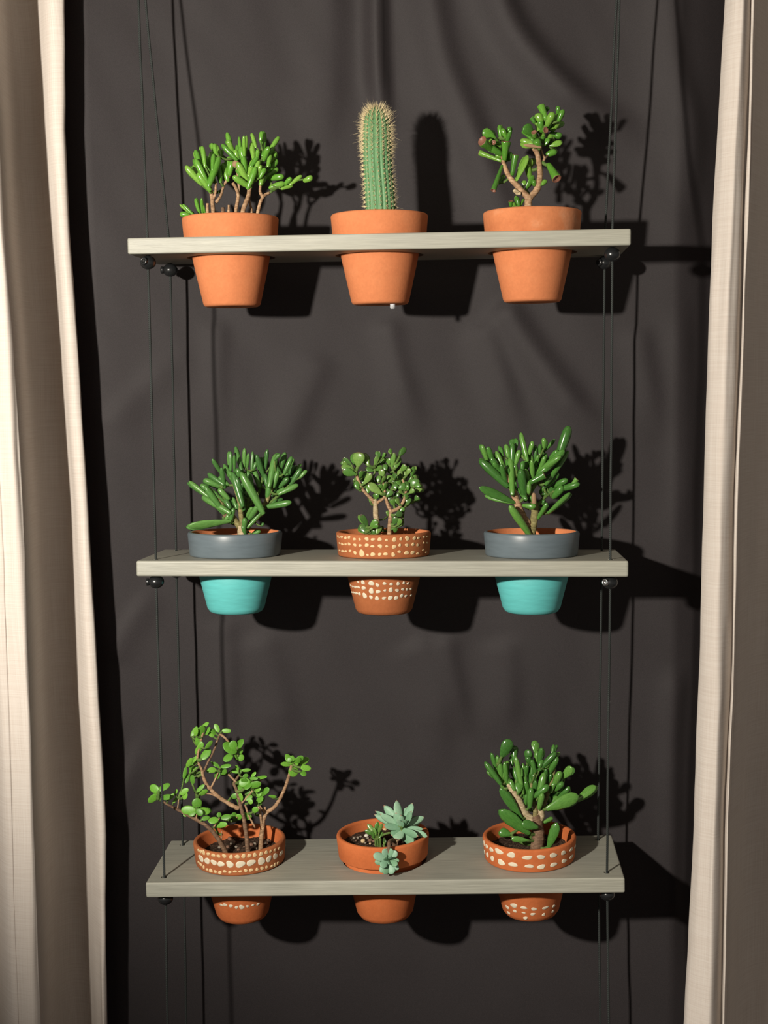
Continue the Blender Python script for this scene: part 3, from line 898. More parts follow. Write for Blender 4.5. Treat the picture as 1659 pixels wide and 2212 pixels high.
CLEAR, ct, cbb = new_mat('clear_plastic', (0.85, 0.88, 0.92), 0.15, 0.5); cbb.inputs['Transmission Weight'].default_value = 0.5
to = link('plastic_tab', tm, p2['root'], [CLEAR]); to['label'] = 'small clear plastic tab under the pot'
to.location = p2['M'].inverted() @ at(848, 659, p2['Y'] - 0.020)

p3 = make_pot('potted_succulent', 'weathered terracotta pot on the top shelf right with a forked trumpet-leaved succulent', GRP, 0, 0.1868, 0.080, (TERRA_OLD, TERRA, TERRA), soil_depth=0.009)
build_plant(p3, 1000, 200, 4.1475,
    [([(585, 1015, 0), (590, 950, 0), (588, 925, 0)], 72, 66, BARK_TAN, 'soil'),
     ([(590, 955, 0), (575, 930, -.1), (500, 850, -.4), (420, 760, -.5), (370, 650, -.3), (355, 570, 0)], 60, 34),
     ([(590, 955, 0), (615, 925, .1), (665, 865, .3), (690, 760, .3), (685, 650, .2), (665, 550, 0), (635, 495, -.2)], 62, 42),
     ([(690, 645, .2), (730, 595, .6), (712, 555, .8), (690, 480, .6)], 28, 20), ([(665, 550, 0), (690, 470, .2), (700, 360, .2), (720, 250, .2)], 30, 18, TWIG), ([(355, 575, 0), (330, 500, .2), (300, 430, .4), (340, 400, .4)], 30, 18, TWIG),
     ([(730, 595, .6), (770, 550, 1.2), (820, 460, 1.4)], 22, 16, BARK_BROWN), ([(490, 900, -.6), (455, 870, -.8)], 40, 30, BARK_GREY), ([(480, 900, -.6), (520, 905, -.7)], 36, 30, BARK_GREY),
     ([(500, 1015, .2), (500, 1000, .2)], 24, 20, TWIG, 'soil')],
    [(345,612,145,543,52,'G',-.3),(352,655,268,878,50,'G',-.4),(325,805,368,735,46,'F'),(372,605,388,438,76,'G',-.5),(335,545,225,485,66),(270,520,170,440,90,'G',-.4,-2.2),(310,450,275,442,44,'G',-.3,-1.2),(285,405,178,338,86,'S',-.2),(290,430,245,335,62,'S'),(340,405,323,288,46,'F'),(362,425,368,320,74,'S'),(400,410,420,305,50,'F'),(385,400,350,320,50),(330,480,260,420,60),(345,580,290,560,50),(410,600,430,530,50),(380,480,430,330,40),
     (440,742,468,555,62,'G',-.6),(478,792,585,556,80,'S',-.7),(560,870,640,742,54,'S',.5),(580,690,612,590,66,'S',.8),(545,835,548,785,46,'S',.3),(600,760,570,640,60,'F',.8),(640,830,630,780,44,'F',.2),
     (620,385,560,285,104,'S',-.8),(632,432,548,340,52,'G',-.6),(648,405,632,358,50,'G',-.6,-1.4),(655,478,512,455,72,'S',-.6),(680,488,545,464,32,'D',-.8),(650,455,510,430,60,'F',-.2),(672,352,662,280,46,'G'),(645,275,615,226,54,'G'),(700,265,676,180,76,'F'),(745,240,705,115,72,'G',-.4),(758,282,808,172,70,'F',-.6),(748,160,762,128,42,'F'),(850,185,855,118,44,'F'),(860,245,896,148,50,'F'),(690,345,738,332,56,'G',-.4,-1.5),(655,455,725,385,50,'F'),(680,480,650,420,74,'F',-.5),(728,475,768,405,48,'S'),(790,320,905,265,56,'F',1.2),(800,370,885,395,56,'F',1.2),(770,475,888,445,56,'S',1),(760,555,838,515,64,'F',1.2),(765,645,850,768,88,'G',0,-1.6),(712,822,742,780,46,'F',0),(700,330,690,240,60),(720,400,690,300,55),(600,470,540,410,60),(790,280,850,200,50,'F',.8),(810,330,860,250,55,'F',1),(670,420,620,330,50),(760,420,820,350,60,'F',1),(740,330,800,240,50,'F',.6),
     (503,1022,478,932,44,'F',.2),(510,1020,548,952,24,'F',.3),(430,1022,424,972,46,'G',.2),(470,1022,440,985,36,'F',.4)],
    L_GOLLUM, BARK_TAN, 23, fill=0.45)

# ================================================================== middle shelf
PT = (SLATE, TEAL, TERRA)
p4 = make_pot('potted_succulent', 'slate-rimmed teal pot left of the middle shelf with a wide bush of long finger leaves', GRP, 1, -0.190, 0.0735, PT, soil_depth=0.013, rnd=0.006)
build_plant(p4, 380, 930, 4.1475,
    [([(600, 930, 0), (598, 850, 0)], 105, 90, BARK_GREY, 'soil'), ([(575, 870, 0), (480, 730, -.6), (440, 700, -.8), (380, 620, -1), (330, 540, -1)], 56, 24, BARK_GREEN),
     ([(605, 880, -.2), (580, 740, -.5), (570, 640, -.6), (520, 480, -.3), (500, 400, 0)], 52, 24, BARK_GREEN), ([(625, 880, 0), (780, 690, .2), (830, 590, .1), (870, 480, 0), (900, 400, 0)], 54, 24, BARK_GREEN),
     ([(480, 740, -.6), (425, 770, -1)], 44, 36, BARK_BROWN), ([(600, 860, .5), (640, 680, 1), (660, 500, 1.2), (650, 360, 1)], 40, 22, TWIG), ([(780, 690, .2), (900, 600, .8), (1000, 500, 1.0), (1060, 430, 1)], 34, 18, TWIG), ([(640, 700, 1), (740, 560, 1.4), (780, 400, 1.2)], 30, 20, TWIG), ([(440, 700, -.8), (420, 560, -.2), (400, 450, 0)], 30, 20, TWIG)],
    [(490,812,102,858,92,'S',-1.2,-2.6),(265,572,112,458,48),(345,562,216,488,54),(445,715,230,585,68,'F',-1.4),(405,700,255,498,60),(375,492,246,438,62),(405,470,282,383,48),(402,375,322,253,44),(432,485,400,328,48),(520,465,425,298,50),(455,475,380,415,50),(490,335,493,185,42),(525,352,523,218,32),(583,335,528,143,48),(612,305,611,155,42),(640,312,655,206,34),(680,352,692,186,34),(585,625,515,368,68,'F',-1.4),(560,470,468,355,50),(600,660,552,415,60),(565,400,560,338,58),(750,680,588,365,80,'F',-1.8),(785,405,713,216,52),(802,322,826,168,40),(780,322,765,236,32),(845,455,893,205,66,'F',-.8),(890,255,932,205,36),(928,355,988,195,54),(880,485,912,358,52),(980,365,1038,230,48),(825,580,852,455,66),(875,545,968,335,54),(1040,465,1125,335,54),(1120,412,1170,352,38),(1080,352,1122,296,34),(948,556,1098,482,54,'F',-.6),(880,642,958,608,34),(848,678,1040,650,62,'F',-.6),(940,495,1012,428,48),(668,842,802,698,46,'F',-.8),(668,775,742,675,54,'F',-.9),(640,765,682,682,44),(480,685,440,612,54),(505,665,458,595,50),(540,685,512,595,38),(650,585,608,535,46),(612,868,626,785,54,'F',-1),(440,812,475,745,50),(700,925,758,895,38,'F',-.3),(770,852,788,826,28),(618,915,598,850,44,'F',-.9),(572,725,560,640,48),(490,805,512,692,50,'F',-.9),(700,335,722,275,36),(850,675,905,595,44),(820,500,790,390,50),(940,400,880,300,50),(1000,470,1080,380,48),(960,480,1010,380,44),(600,560,620,420,52),(680,480,640,360,50),(740,480,700,340,50),(460,600,380,520,55),(430,640,330,560,55),(560,560,600,460,48),(900,560,980,520,45),(1010,400,1060,310,40),(700,620,660,520,50)],
    L_DEEP, BARK_GREEN, 31, fill=0.6, spread=0.024, root_in=0.22)

p5 = make_pot('potted_jade_plant', 'brown pot with rows of cream dots on middle shelf, holding a two-trunked jade plant', GRP, 1, 0.0, 0.0735, (TERRA_BROWN, TERRA_BROWN, TERRA), soil_depth=0.013, rnd=0.005)
add_dots(p5, 'rim', 690, 940, 5.143, [(205,1120,20),(220,1135,14),(247,1130,28),(290,1140,30),(330,1135,30),(390,1155,32),(450,1157,28),(527,1153,42),(595,1158,48,30),(670,1157,44),(745,1165,38,24),(830,1160,48),(905,1152,35),(977,1147,50),(1055,1145,38),(1098,1142,28),(1160,1130,24),(1195,1125,20),
    (225,1200,18),(252,1210,27),(290,1212,24),(330,1210,32),(393,1220,34),(453,1225,32),(527,1222,42),(590,1235,42,27),(675,1233,45),(748,1235,38,22),(830,1240,45),(892,1222,32),(970,1222,38),(1038,1213,35),(1090,1220,30),(1158,1195,22),(1195,1195,20),
    (225,1280,18),(258,1288,30),(292,1288,30,20),(340,1285,28),(397,1307,32,42),(470,1312,62,72),(535,1332,28),(592,1325,48),(670,1325,38),(735,1320,58,30),(820,1327,45),(887,1295,35),(970,1307,48),(1035,1305,42),(1093,1315,30),(1155,1275,24),(1185,1300,20)], TAN_DOT)
add_dots(p5, 'body', 690, 940, 5.143, [(430,1632,24),(484,1635,44),(577,1645,58),(645,1665,42),(723,1648,46,32),(798,1655,36),(875,1650,40),(937,1640,30),(982,1647,28),(350,1670,18),(370,1682,22),(400,1688,30),(435,1690,30),(490,1698,42),(577,1730,56,62),(652,1738,50,42),(728,1725,34,24),(793,1720,50),(862,1725,42,36),(925,1713,32),(970,1715,28),(1015,1710,22),
    (362,1745,18),(383,1748,20),(410,1755,30),(445,1762,32),(505,1782,48,58),(573,1800,40),(640,1812,50,40),(718,1810,48,30),(787,1808,50),(853,1808,44),(912,1783,38),(960,1787,28),(1015,1780,22)], CREAM)
build_plant(p5, 690, 940, 5.143,
    [([(645, 1080, .3), (640, 990, .3), (625, 850, .1), (622, 740, 0), (610, 715, 0)], 66, 56, BARK_GREY, 'soil'), ([(618, 760, 0), (560, 690, -.2), (480, 600, -.5), (425, 480, -.6), (400, 400, -.6)], 44, 26),
     ([(630, 770, 0), (665, 735, -.2), (712, 700, -.4), (728, 650, -.5), (715, 560, -.4), (690, 450, 0)], 36, 22, BARK_TAN), ([(480, 600, -.5), (560, 520, 0), (610, 430, .2), (620, 330, .3)], 26, 18, TWIG),
     ([(778, 1105, -.6), (785, 950, -.6), (790, 840, -.5), (762, 780, -.4), (735, 690, -.4)], 58, 32, BARK_TAN, 'soil'), ([(790, 850, -.5), (880, 810, -.2), (940, 720, 0), (960, 600, .2), (920, 480, .4)], 42, 24, BARK_TAN), ([(735, 690, -.4), (800, 600, .2), (830, 480, .4), (820, 340, .5)], 28, 18, TWIG), ([(960, 620, .2), (1020, 560, .4), (1060, 470, .5)], 24, 16, TWIG),
     ([(940, 830, .4), (950, 780, .4), (955, 720, .4)], 18, 14, TWIG), ([(570, 1100, -.8), (540, 1030, -1), (520, 980, -1)], 28, 20, TWIG, 'soil')],
    [(362,335,266,248,40,'J'),(300,330,270,290,50,'J'),(380,375,238,348,72,'J',-.8),(405,435,250,398,82,'J',-1),(430,350,428,186,130,'J',-.6),(545,340,480,205,76,'J'),(600,395,515,370,56,'J'),(475,475,512,395,50,'J'),(450,478,474,392,48,'J'),(620,355,642,225,50,'J'),(660,255,662,176,38,'J'),(700,255,722,190,30,'J'),(640,310,712,245,86,'J',.5),(600,390,705,345,56,'J'),(495,545,578,425,60,'J'),(432,600,406,505,54,'J'),(460,566,525,515,46,'J'),(540,645,548,555,54,'J'),(620,565,545,505,58,'J'),(690,655,540,535,82,'J',-.9),(700,645,745,525,48,'J'),(690,478,692,375,64,'J'),(650,525,662,445,48,'J'),(700,525,730,455,48,'J'),(680,605,668,540,54,'J'),(800,375,832,190,44,'J'),(845,368,876,228,82,'J'),(800,205,780,146,34,'J'),(895,228,958,134,60,'J'),(965,470,870,375,116,'J'),(830,485,842,415,74,'J',-.8),(775,525,805,445,84,'J'),(940,525,885,435,80,'J'),(1020,465,1054,345,50,'J'),(980,435,1002,365,50,'J'),(1030,570,1068,470,100,'J',.2),(985,528,1085,455,66,'J'),(1050,625,1140,585,54,'J'),(1000,645,1052,598,48,'J'),(1060,575,1115,535,64,'J'),(850,605,828,535,64,'J'),(945,605,895,545,84,'J'),(980,615,958,555,64,'J'),(840,695,874,635,54,'J'),(920,648,888,605,54,'J'),(1060,725,1096,675,50,'J'),(980,695,955,645,54,'J'),(760,745,804,685,64,'J'),(830,785,808,705,64,'J'),(880,765,858,695,64,'J'),(965,775,915,725,74,'J'),(990,765,980,695,64,'J'),(890,855,945,805,44,'J'),(760,895,758,835,40,'J'),(745,685,815,612,58,'J'),(630,715,630,645,64,'J'),(560,745,595,695,64,'J'),(840,885,925,868,64,'J'),(830,995,842,905,64,'J',-1),(870,1005,905,925,54,'J',-.9),(820,1035,865,1065,50,'J',-1),(790,1015,802,975,40,'J'),(900,1015,906,955,34,'J'),(540,1010,456,885,60,'J',-1),(510,1080,446,990,80,'J',-1.2),(490,1040,470,1000,50,'J'),(565,1020,648,945,66,'J'),(590,1030,645,985,56,'J'),(635,1100,680,1005,56,'J',-1.1),(600,1110,598,1050,46,'J'),(540,1090,520,1020,60,'J',-1),(380,505,425,478,36,'J'),(560,470,500,420,50,'J'),(740,400,720,320,56,'J',.6),(770,330,760,250,60,'J',.7),(910,400,960,330,56,'J',.5),(720,590,760,520,50,'J'),(760,640,720,580,50,'J'),(900,560,860,480,60,'J'),(800,560,850,500,60,'J'),(1000,580,940,520,60,'J')],
    L_JADE, BARK_TAN, 47, default='J', fill=1.0, spread=0.018, wide=1.2)

p6 = make_pot('potted_succulent', 'slate-rimmed teal pot right of the middle shelf with thick trumpet leaves and one tall blade', GRP, 1, 0.1868, 0.0725, PT, soil_depth=0.013, rnd=0.006)
build_plant(p6, 1000, 900, 4.1475,
    [([(605, 1055, 0), (612, 985, 0)], 108, 96, BARK_GREEN, 'soil'), ([(595, 1000, 0), (530, 890, -.4), (490, 780, -.6), (440, 640, -.7), (415, 570, -.6), (380, 470, -.2)], 84, 40, BARK_TAN),
     ([(625, 990, 0), (645, 860, .2), (640, 780, .1), (600, 680, 0), (600, 560, 0)], 76, 40, BARK_GREEN), ([(440, 640, -.7), (470, 520, -.2), (480, 400, .2), (540, 330, .3)], 40, 22, TWIG), ([(600, 680, 0), (680, 560, .3), (760, 460, .4), (830, 370, .4)], 40, 24, TWIG),
     ([(645, 820, .2), (760, 700, 1.2), (880, 650, 1.6)], 34, 22, TWIG), ([(600, 600, 0), (630, 470, .5), (660, 380, .6)], 30, 20, TWIG)],
    [(465,772,145,632,84,'S',-1),(475,780,190,702,54,'S',-.9),(560,1005,412,795,76,'F',-1.2),(350,575,152,375,82,'F',-1),(310,485,235,415,56),(212,378,168,250,50),(262,388,220,268,50),(322,475,242,365,56),(372,485,292,305,54),(350,335,327,260,40),(320,465,268,412,50),(378,575,338,420,50),(402,340,392,245,50),(460,310,445,195,78,'S'),(440,425,440,232,56),(440,625,424,352,66,'F',-1.2),(478,405,505,295,50),(565,345,512,142,52),(545,335,540,285,40),(600,315,633,220,46),(570,385,592,295,44),(650,365,656,255,44),(690,325,690,245,38),(728,262,732,190,48),(760,275,825,200,32),(530,485,532,395,46),(545,680,508,465,80,'F',-1),(580,585,558,470,56),(625,545,612,385,48),(650,445,674,342,44),(690,475,744,355,48),(740,425,748,325,34),(775,395,845,295,54),(870,320,948,78,90,'F',.2),(715,488,905,290,82,'F',-.2),(690,485,878,352,64,'F',0),(785,548,955,308,54,'F',0),(600,590,735,525,80,'G',-1.2),(590,665,588,575,50,'F',-1.2),(510,665,580,750,46,'F',-.6),(640,795,628,680,46,'D',-.6),(562,798,655,812,54,'F',-1),(645,770,598,712,56),(690,885,760,775,44,'F',-.4),(802,828,968,685,48,'F',0),(965,625,1025,560,50,'G',.6),(895,645,1045,600,64,'F',1.2),(825,705,905,630,74,'F',1.4),(700,670,735,622,44),(730,695,755,665,36),(720,775,722,742,32),(755,610,865,510,60,'F',1.2),(372,588,405,492,54),(440,565,472,470,54),(465,650,472,585,36),(410,505,395,460,46),(300,540,220,450,60),(330,520,270,440,54),(420,480,400,380,50),(480,520,460,420,50),(560,460,590,360,50),(660,480,640,400,46),(700,420,710,310,44),(620,440,600,330,44),(820,620,940,560,60,'F',1.5),(760,680,860,600,66,'F',1.5),(720,600,780,520,50,'F',1)],
    L_FOREST, BARK_GREEN, 53, fill=0.7, spread=0.02, root_in=0.28)

# ================================================================== bottom shelf
p7 = make_pot('potted_succulent', 'terracotta pot with large cream dots on the bottom shelf and an open branching round-leaved plant', GRP, 2, -0.1912, 0.0768, (TERRA_BROWN, TERRA_DEEP, TERRA_DEEP), soil_depth=0.018, rb=0.033, r_step=0.0512, rnd=0.007)
add_dots(p7, 'rim', 300, 1540, 3.95, [(515,1170,14,26),(535,1180,20,28),(556,1190,24,42),(592,1203,27),(634,1215,30),(680,1222,30),(728,1222,34),(787,1228,34),(840,1228,38),(893,1222,38),(942,1218,33),(990,1213,35),(1042,1203,28,40),(1087,1190,24,37),(1125,1180,18,30),(1160,1170,18,28),(1195,1155,16,26),
    (527,1290,20,30),(510,1275,14,26),(553,1315,16,32),(582,1335,20),(613,1345,26,40),(652,1355,26),(692,1362,30),(732,1352,28),(777,1358,26),(820,1352,30,22),(865,1352,30,18),(912,1345,30),(957,1340,32),(1008,1335,27),(1050,1325,30),(1090,1315,24),(1135,1305,22),(1160,1295,22,32),(1185,1280,18,26)], TAN_DOT)
add_dots(p7, 'rim', 300, 1540, 3.95, [(530,1240,36,62),(582,1262,47,52),(640,1275,48),(700,1288,52),(776,1292,60),(865,1292,74,62),(957,1278,70,57),(1046,1265,64),(1108,1245,44,57),(1165,1222,40,52),(1215,1195,30,46)], CREAM)
add_dots(p7, 'body', 300, 1540, 3.95, [(703,1638,22),(735,1638,32),(785,1648,30),(833,1660,28),(877,1657,46,40),(926,1650,24),(973,1640,22),(1016,1632,24)], CREAM)
build_plant(p7, 300, 1540, 3.95,
    [([(735, 1180, -2.2), (680, 1080, -2.4), (600, 980, -2.6), (470, 900, -2.8), (380, 850, -2.8), (280, 800, -2.8), (165, 735, -2.8)], 50, 18, BARK_BROWN, 'soil'),
     ([(930, 1165, -1.6), (908, 985, -1.2), (890, 880, -.8), (865, 780, -.6), (830, 650, -.4), (812, 600, -.2), (855, 530, 0)], 46, 20, BARK_BROWN, 'soil'),
     ([(850, 815, -.6), (815, 800, -.8), (700, 730, -1), (600, 640, -1.2), (555, 560, -1.2), (535, 480, -1.1), (500, 400, -1.2), (520, 280, -1.2), (550, 160, -1.2)], 42, 16, BARK_TAN),
     ([(615, 640, -1.2), (655, 560, -1.2), (690, 480, -1.3)], 18, 12), ([(545, 520, -1.1), (590, 420, -1), (640, 320, -.8), (665, 250, -.6), (690, 180, -.6)], 20, 18, BARK_BROWN), ([(690, 175, -.6), (750, 230, -.5), (810, 320, -.4)], 24, 14),
     ([(1040, 1150, .2), (1052, 1000, .4), (1080, 865, .6), (1160, 800, .6), (1230, 680, .5), (1280, 540, .4), (1305, 430, .3)], 46, 24, BARK_TAN, 'soil'),
     ([(1080, 865, .6), (1030, 795, .4)], 22, 18), ([(1050, 975, .4), (1035, 850, .2), (1020, 800, .2)], 26, 18), ([(905, 780, -.8), (940, 880, -1.2), (992, 980, -1.4)], 18, 16, BARK_TAN), ([(1080, 860, .6), (1075, 800, .6)], 26, 20),
     ([(760, 520, 0), (830, 590, -.2)], 18, 20), ([(865, 780, -.6), (950, 690, 0), (1010, 600, .4), (1060, 560, .5)], 22, 12), ([(490, 905, -2.8), (495, 830, -2.9)], 16, 12), ([(640, 975, -2.6), (690, 895, -2.8)], 16, 10), ([(860, 900, -.8), (830, 890, -1.4)], 14, 10), ([(330, 825, -2.8), (340, 730, -2.6)], 14, 10), ([(700, 730, -1), (600, 690, -1.4), (500, 690, -1.6)], 14, 10), ([(705, 1080, -2.2), (705, 1010, -2.2)], 12, 10)],
    [(170,668,93,625,74),(170,662,264,605,60),(165,690,82,765,66),(150,700,210,650,42),(190,722,285,715,54),(245,745,302,690,36),(288,772,345,700,28),(308,692,328,652,34),(345,695,424,648,50),(370,725,415,690,64,'R',-2.4),
     (492,812,498,726,88),(485,832,360,828,80),(485,830,425,875,66),(505,835,608,840,76),(535,908,604,888,44),(490,825,545,870,60),(420,850,380,880,40),
     (685,892,684,848,44),(680,908,592,925,66),(700,898,784,882,56),(645,962,755,948,54,'R',-2.2),(836,905,796,855,58),(838,905,868,868,58),(878,888,965,878,68),
     (540,125,596,80,38),(520,205,545,105,68),(568,190,606,120,38),(445,205,497,115,42),(480,195,492,125,44),(498,280,506,200,58),(518,305,538,245,56),(488,355,535,262,54),(572,305,625,236,44),(535,398,608,306,74),(468,435,515,345,54),(408,465,452,385,44),(438,505,474,375,50),(428,545,490,462,64),(455,605,455,532,48),(382,565,404,455,34),(492,675,560,612,40),(512,705,584,655,54),(420,520,400,600,40),
     (682,165,648,92,46),(708,152,786,155,42),(640,205,590,150,50,'R',-.4),(660,180,610,140,44,'R',-.3),
     (835,335,718,262,108,'R',-.8),(790,335,812,235,80),(845,298,892,226,76),(838,332,888,318,54),(800,352,724,412,70),(848,372,896,395,64),(820,350,850,400,50),
     (690,470,636,420,30),(698,460,788,448,42),(660,488,590,485,50),(690,485,750,510,66),(690,500,648,558,74),(850,488,826,446,36),(788,492,880,496,50),(878,492,955,485,32),(888,548,934,528,40),(945,558,1015,562,32),(998,555,1094,545,42),(960,545,1000,505,34),
     (848,600,952,588,86),(945,625,1044,600,66),(820,665,900,638,76),(785,718,852,700,50),(848,768,874,690,66),(905,695,966,670,54),(900,735,970,712,56),(935,768,970,745,50),(1035,650,1075,705,60,'R',.6),(1108,708,1176,718,28),(972,845,1014,808,54),(995,705,1045,670,66,'R',.6),(1000,760,1060,720,60,'R',.8),(930,620,880,560,60),(980,660,1040,640,60,'R',.4),(900,650,960,600,60),(1060,690,1110,640,56,'R',.8),(1000,780,1050,760,50,'R',.9),
     (1305,440,1256,350,64),(1300,440,1210,435,42),(1308,455,1330,545,94),(1330,440,1372,380,62),(1368,440,1450,385,66),(1378,465,1470,475,56),(1385,500,1425,535,56),(1290,405,1325,375,56),(1300,430,1360,440,60),(1270,420,1300,380,50),(1340,420,1400,370,56)],
    L_ROUND, BARK_TAN, 61, default='R', fill=0.25, spread=0.010, stem_n=10)

p8 = make_pot('potted_echeveria', 'plain terracotta pot in the middle of the bottom shelf with a blue-green rosette succulent', GRP, 2, -0.0034, 0.0825, (TERRA_DEEP, TERRA_DEEP, TERRA_DEEP), raise_=0.0052, soil_depth=0.015, rnd=0.008, r_step=0.0522)
build_plant(p8, 700, 1700, 5.925,
    [([(960, 720, -1.5), (985, 640, -1.5), (998, 560, -1.5)], 62, 56, BARK_BROWN, 'soil'), ([(900, 700, -3.2), (850, 690, -5), (832, 740, -6.5), (828, 830, -6.6), (824, 900, -6.3)], 58, 44, BARK_BROWN, 'soil'),
     ([(660, 720, -1.5), (655, 620, -1.5), (645, 580, -1.5)], 34, 26, TWIG, 'soil'), ([(720, 690, -1.8), (715, 600, -1.6), (712, 560, -1.6)], 30, 24, TWIG, 'soil'), ([(770, 740, -3), (765, 700, -3)], 30, 24, TWIG, 'soil'), ([(690, 640, -1.5), (790, 600, -1.8), (850, 585, -1.8)], 32, 26, TWIG)],
    [(985,470,930,160,128,'E',-1.2,-.3),(1010,470,1132,195,130,'E',-1.2,0),(965,470,757,232,120,'E',-1.2,-.2),(930,480,645,305,76,'E',-1,.2),(930,500,636,350,92,'E',-1.3,-.8),(1060,480,1290,383,100,'E',-1.4,-.6),(965,500,918,330,122,'E',-1.8,-2.4),(1030,500,1116,305,100,'E',-1.9,-2.4),(965,500,712,345,100,'E',-1.6,-2.2),(1020,520,1280,540,72,'E',-1.6,-1.4),(1130,560,1328,640,92,'E',-1.8,-2.2),(995,550,1205,635,112,'E',-2,-3.6),(992,560,915,662,146,'E',-2,-3.8),(1010,580,1140,735,140,'E',-1.8,-3.4),(985,520,762,492,102,'E',-1.8,-3),(1080,475,1195,372,66,'E',-.9,.3),(990,500,985,360,80,'E',-2,-2.6),(985,505,940,420,70,'E',-2.2,-3),(1010,505,1050,420,70,'E',-2.2,-3),(1000,510,1000,440,60,'E',-2.4,-3.1),(970,530,860,620,110,'E',-1.8,-3.2),(1010,480,1060,250,100,'E',-.9,.6),(960,480,840,270,100,'E',-.9,.6),(1060,520,1250,450,90,'E',-1,.6),(1000,590,1060,700,110,'E',-1.4,-2)],
    L_ECHEV, BARK_BROWN, 71, default='E', fill=0)
build_plant(p8, 700, 1700, 5.925, [([(826, 900, -6.3), (824, 935, -6.8)], 40, 30, TWIG)],
    [(815,930,632,868,112,'J',-6.6,-7.2),(812,915,765,795,92,'J',-6.7,-7.0),(828,915,862,790,92,'J',-6.6,-6.9),(835,925,928,825,98,'J',-6.6,-7.0),(840,945,935,1000,84,'J',-6.8,-7.8),(838,935,962,945,64,'J',-6.6,-7.0),(812,950,728,1022,96,'J',-6.8,-7.8),(820,965,775,1118,112,'J',-6.6,-7.3),(838,965,872,1140,112,'J',-6.5,-7.1),(808,965,722,1095,92,'J',-6.4,-6.8),(808,945,648,962,84,'J',-6.4,-6.6),(850,960,955,1055,72,'J',-6.5,-6.9),(824,930,800,880,56,'J',-7,-7.9),(826,930,852,885,54,'J',-7,-8),(824,940,835,990,54,'J',-7,-8),(815,935,770,910,56,'J',-7,-7.8),(840,960,905,1090,80,'J',-6.3,-6.6),(824,905,812,780,86,'J',-6.3,-6.5)],
    L_OFFSET, BARK_BROWN, 73, default='J', fill=0)
build_plant(p8, 700, 1700, 5.925, [([(690, 720, -1.6), (688, 660, -1.6)], 26, 20, TWIG, 'soil')],
    [(650,590,552,465,66,'E'),(662,580,692,440,66,'E'),(645,610,515,556,66,'E'),(630,660,608,565,66,'E'),(705,575,745,465,56,'E'),(690,700,658,590,66,'E'),(772,740,770,645,56,'E'),(700,650,740,560,56,'E'),(760,740,790,680,40,'E'),(680,640,600,600,50,'E'),(720,720,700,640,60,'E'),(700,600,680,500,50,'E'),(660,610,630,520,56,'E')],
    L_JADE, TWIG, 79, default='E', fill=0)
def pebbles(pot, spots, ox, oy, s, seed):
    rr = random.Random(seed); Mi = pot['M'].inverted(); o = Mi @ CAM
    bm = bmesh.new(); bmesh.ops.create_icosphere(bm, subdivisions=2, radius=1)
    for v in bm.verts: v.co *= 1 + 0.16 * noise.noise(v.co * 1.7 + Vector((seed, 0, 0)))
    base = bpy.data.meshes.new('pebble'); bm.to_mesh(base); bm.free()
    base.polygons.foreach_set('use_smooth', [True] * len(base.polygons))
    mes = []
    for mt in STONES:
        me = base.copy(); me.materials.append(mt); mes.append(me)
    z0 = pot['soil_z'] + 0.002
    for x, y, w, k in spots:
        d = Mi.to_3x3() @ (at(ox + x / s, oy + y / s, 0) - CAM)
        t = (z0 - o.z) / d.z; p = o + d * t
        if math.hypot(p.x, p.y) > 0.048: p *= 0.047 / math.hypot(p.x, p.y); p.z = z0
        q = link('pebble', mes[k], pot['root'], (), False)
        r = w / s / 1660 / 2
        q.matrix_local = Matrix.Translation((p.x, p.y, z0 + r * 0.3)) @ Matrix.Rotation(rr.uniform(0, 6), 4, 'Z') @ Matrix.Diagonal((r * 1.1, r * 0.9, r * 0.8, 1))
peb = [(500,700,70,0),(385,660,40,1),(435,655,44,1),(470,640,36,1),(545,630,60,3),(590,690,60,2),(640,700,50,2),(720,735,40,0),(560,660,44,1),(680,730,34,1),(750,750,36,2),(880,700,50,2),(950,700,50,0),(930,735,44,1),(1160,690,40,3),(1210,690,44,3),(1240,670,36,0),(720,560,36,0),(780,550,50,0),(620,650,40,2),(810,730,40,1),(1000,740,40,2),(410,690,30,2),(530,720,30,1),(590,730,34,0),(650,745,34,2)]
pebbles(p8, peb, 700, 1700, 5.925, 3)
pebbles(p7, [(760,1150,40,2),(800,1120,44,1),(830,1150,34,1),(850,1170,30,2),(960,1130,40,2),(990,1120,30,1),(1090,1120,30,3),(1140,1090,24,3),(1160,1070,30,2),(780,1080,50,2),(690,1150,30,1),(900,1150,30,2),(1000,1160,30,1)], 300, 1540, 3.95, 4)

p9 = make_pot('potted_succulent', 'terracotta pot with cream dashes on the bottom shelf and a thick-trunked finger-leaved succulent', GRP, 2, 0.1862, 0.0755, (TERRA_DEEP, TERRA_DEEP, TERRA_DEEP), soil_depth=0.018, rnd=0.007)
add_dots(p9, 'rim', 1000, 1580, 4.1475, [(190,1000,14,50),(213,1030,20,42),(255,1058,30,47),(322,1075,72,46),(433,1107,74,50),(577,1130,90,36),(700,1125,72,40),(810,1110,67,42),(900,1087,44,37),(970,1057,30,30),(1005,1030,22,30),
    (195,1080,14,40),(220,1105,20,46),(262,1138,30,50),(343,1172,64,52),(447,1192,70,44),(595,1208,70,36),(702,1212,72,42),(812,1193,54,40),(907,1160,47,34),(972,1122,30,32),(1010,1090,20,34)], CREAM)
add_dots(p9, 'body', 1000, 1580, 4.1475, [(397,1575,28,34),(455,1560,60,42),(545,1580,66,24),(637,1592,52,30),(737,1580,52,27),(812,1565,30,24),(410,1625,24,28),(465,1610,34,26),(545,1625,32,16),(626,1637,42,27),(722,1640,30,28),(805,1612,24,26),(475,1668,34,32),(560,1670,40,27),(625,1685,32,16),(722,1690,40,30),(808,1665,20,22)], CREAM)
